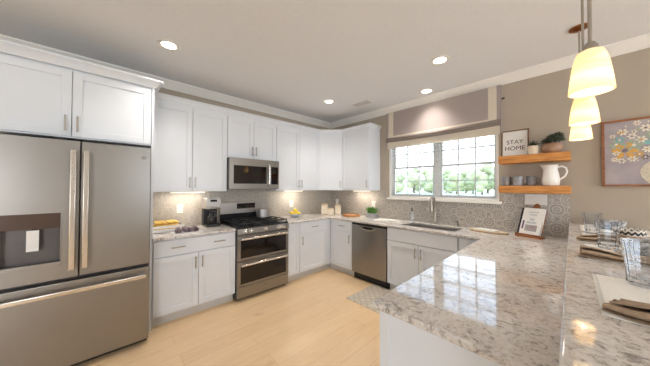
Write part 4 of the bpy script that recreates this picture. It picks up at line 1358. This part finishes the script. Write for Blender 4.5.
def tumbler(x, y, lb, first=[None]):
    if first[0] is None:
        m = MB()
        out = [(.0, .0), (.036, 0), (.040, .004), (.040, .03), (.043, .08), (.050, .14), (.054, .163)]
        inn = [(.0515, .163), (.047, .14), (.040, .08), (.036, .032), (.03, .022), (0, .020)]
        m.lathe(out + inn, seg=12)
        first[0] = single(m, 'glass_tumbler', M['tumbler'], lb, 'glass', (x, y, BARZ + mt), 0, 'glass tumblers on the bar', 20)
        return first[0]
    return copy_thing(first[0], (x, y, BARZ + mt), R(11), lb)
tumbler(3.682, -2.045, 'clear glass tumbler nearest the viewer')
tumbler(3.650, -1.335, 'clear glass tumbler in the middle of three')
tumbler(3.612, -.745, 'clear glass tumbler nearest the wall')
def napkin(seed):
    """a cloth folded over itself three times, swept along x with loose, uneven folds"""
    rnd = random.Random(seed)
    m = MB()
    hx, hy = .125, .062
    prof = []
    lay = [(-hy, hy * .92, .003), (hy * .86, -hy * .80, .017), (-hy * .70, hy * .78, .031), (hy * .66, -hy * .35, .043)]
    for k, (a, b, z) in enumerate(lay):
        for i in range(8):
            u = i / 7
            prof.append((a + (b - a) * u, z + .004 * math.sin(u * 5 + k)))
        if k < 3:
            z2 = lay[k + 1][2]
            sg = 1 if b > a else -1
            for q in (30, 60, 90, 120, 150):
                an = R(q - 90)
                prof.append((b + sg * .008 * math.cos(an), (z + z2) / 2 + (z2 - z) / 2 * math.sin(an)))
    P = [Vector((0, y, z)) for y, z in prof]
    th = .0026
    nrm = []
    for i in range(len(P)):
        d = (P[min(i + 1, len(P) - 1)] - P[max(i - 1, 0)]).normalized()
        nrm.append(Vector((0, -d.z, d.y)))
    nx = 26
    A, B = [], []
    ph = rnd.uniform(0, 3)
    for i in range(nx + 1):
        u = -1 + 2 * i / nx
        for p, q in zip(P, nrm):
            lvl = p.z / .045
            sq = .45 + .40 * (math.sin(u * 2.6 + ph + lvl) * .5 + .5)
            yy = p.y * (1 - .10 * u * u) + .012 * lvl * math.sin(u * 2.1 + ph) + .006 * math.sin(u * 4.3)
            xx = u * hx * (1 - .05 * lvl) + .016 * lvl * math.sin(p.y * 40 + ph) + .010 * lvl
            A.append((xx, yy, p.z * sq + .0008 + max(0, q.z) * 0))
            B.append((xx, yy + q.y * th * .6, p.z * sq + .0008 + th))
    k = len(P)
    N = len(A)
    fs = []
    for i in range(nx):
        for j in range(k - 1):
            a, b, c, d = i * k + j, (i + 1) * k + j, (i + 1) * k + j + 1, i * k + j + 1
            fs += [(a, b, c, d), (N + d, N + c, N + b, N + a)]
    for i in range(nx):
        for j in (0, k - 1):
            fs.append((i * k + j, (i + 1) * k + j, N + (i + 1) * k + j, N + i * k + j))
    for j in range(k - 1):
        for i in (0, nx):
            fs.append((i * k + j, i * k + j + 1, N + i * k + j + 1, N + i * k + j))
    m.add(A + B, fs)
    return m
single(napkin(1), 'linen_napkin', M['linen'], 'folded brown linen napkin nearest the viewer', 'napkin', (3.695, -2.405, BARZ + mt), R(-14), 'brown linen napkins', 50)
single(napkin(2), 'linen_napkin', M['linen'], 'folded brown linen napkin on the second placemat', 'napkin', (3.652, -1.645, BARZ + mt), R(-6), 'brown linen napkins', 50)
single(napkin(3), 'linen_napkin', M['linen'], 'folded brown linen napkin on the third placemat', 'napkin', (3.655, -1.085, BARZ + mt), R(-4), 'brown linen napkins', 50)

# rug before the sink
rg_ = thing('kitchen_rug', 'pale woven rug on the floor before the sink', 'rug', (2.13, -.90, 0))
MB().box(-.63, .63, -.31, .31, 0, .009, bev=.003).build('rug', M['rug'], rg_)
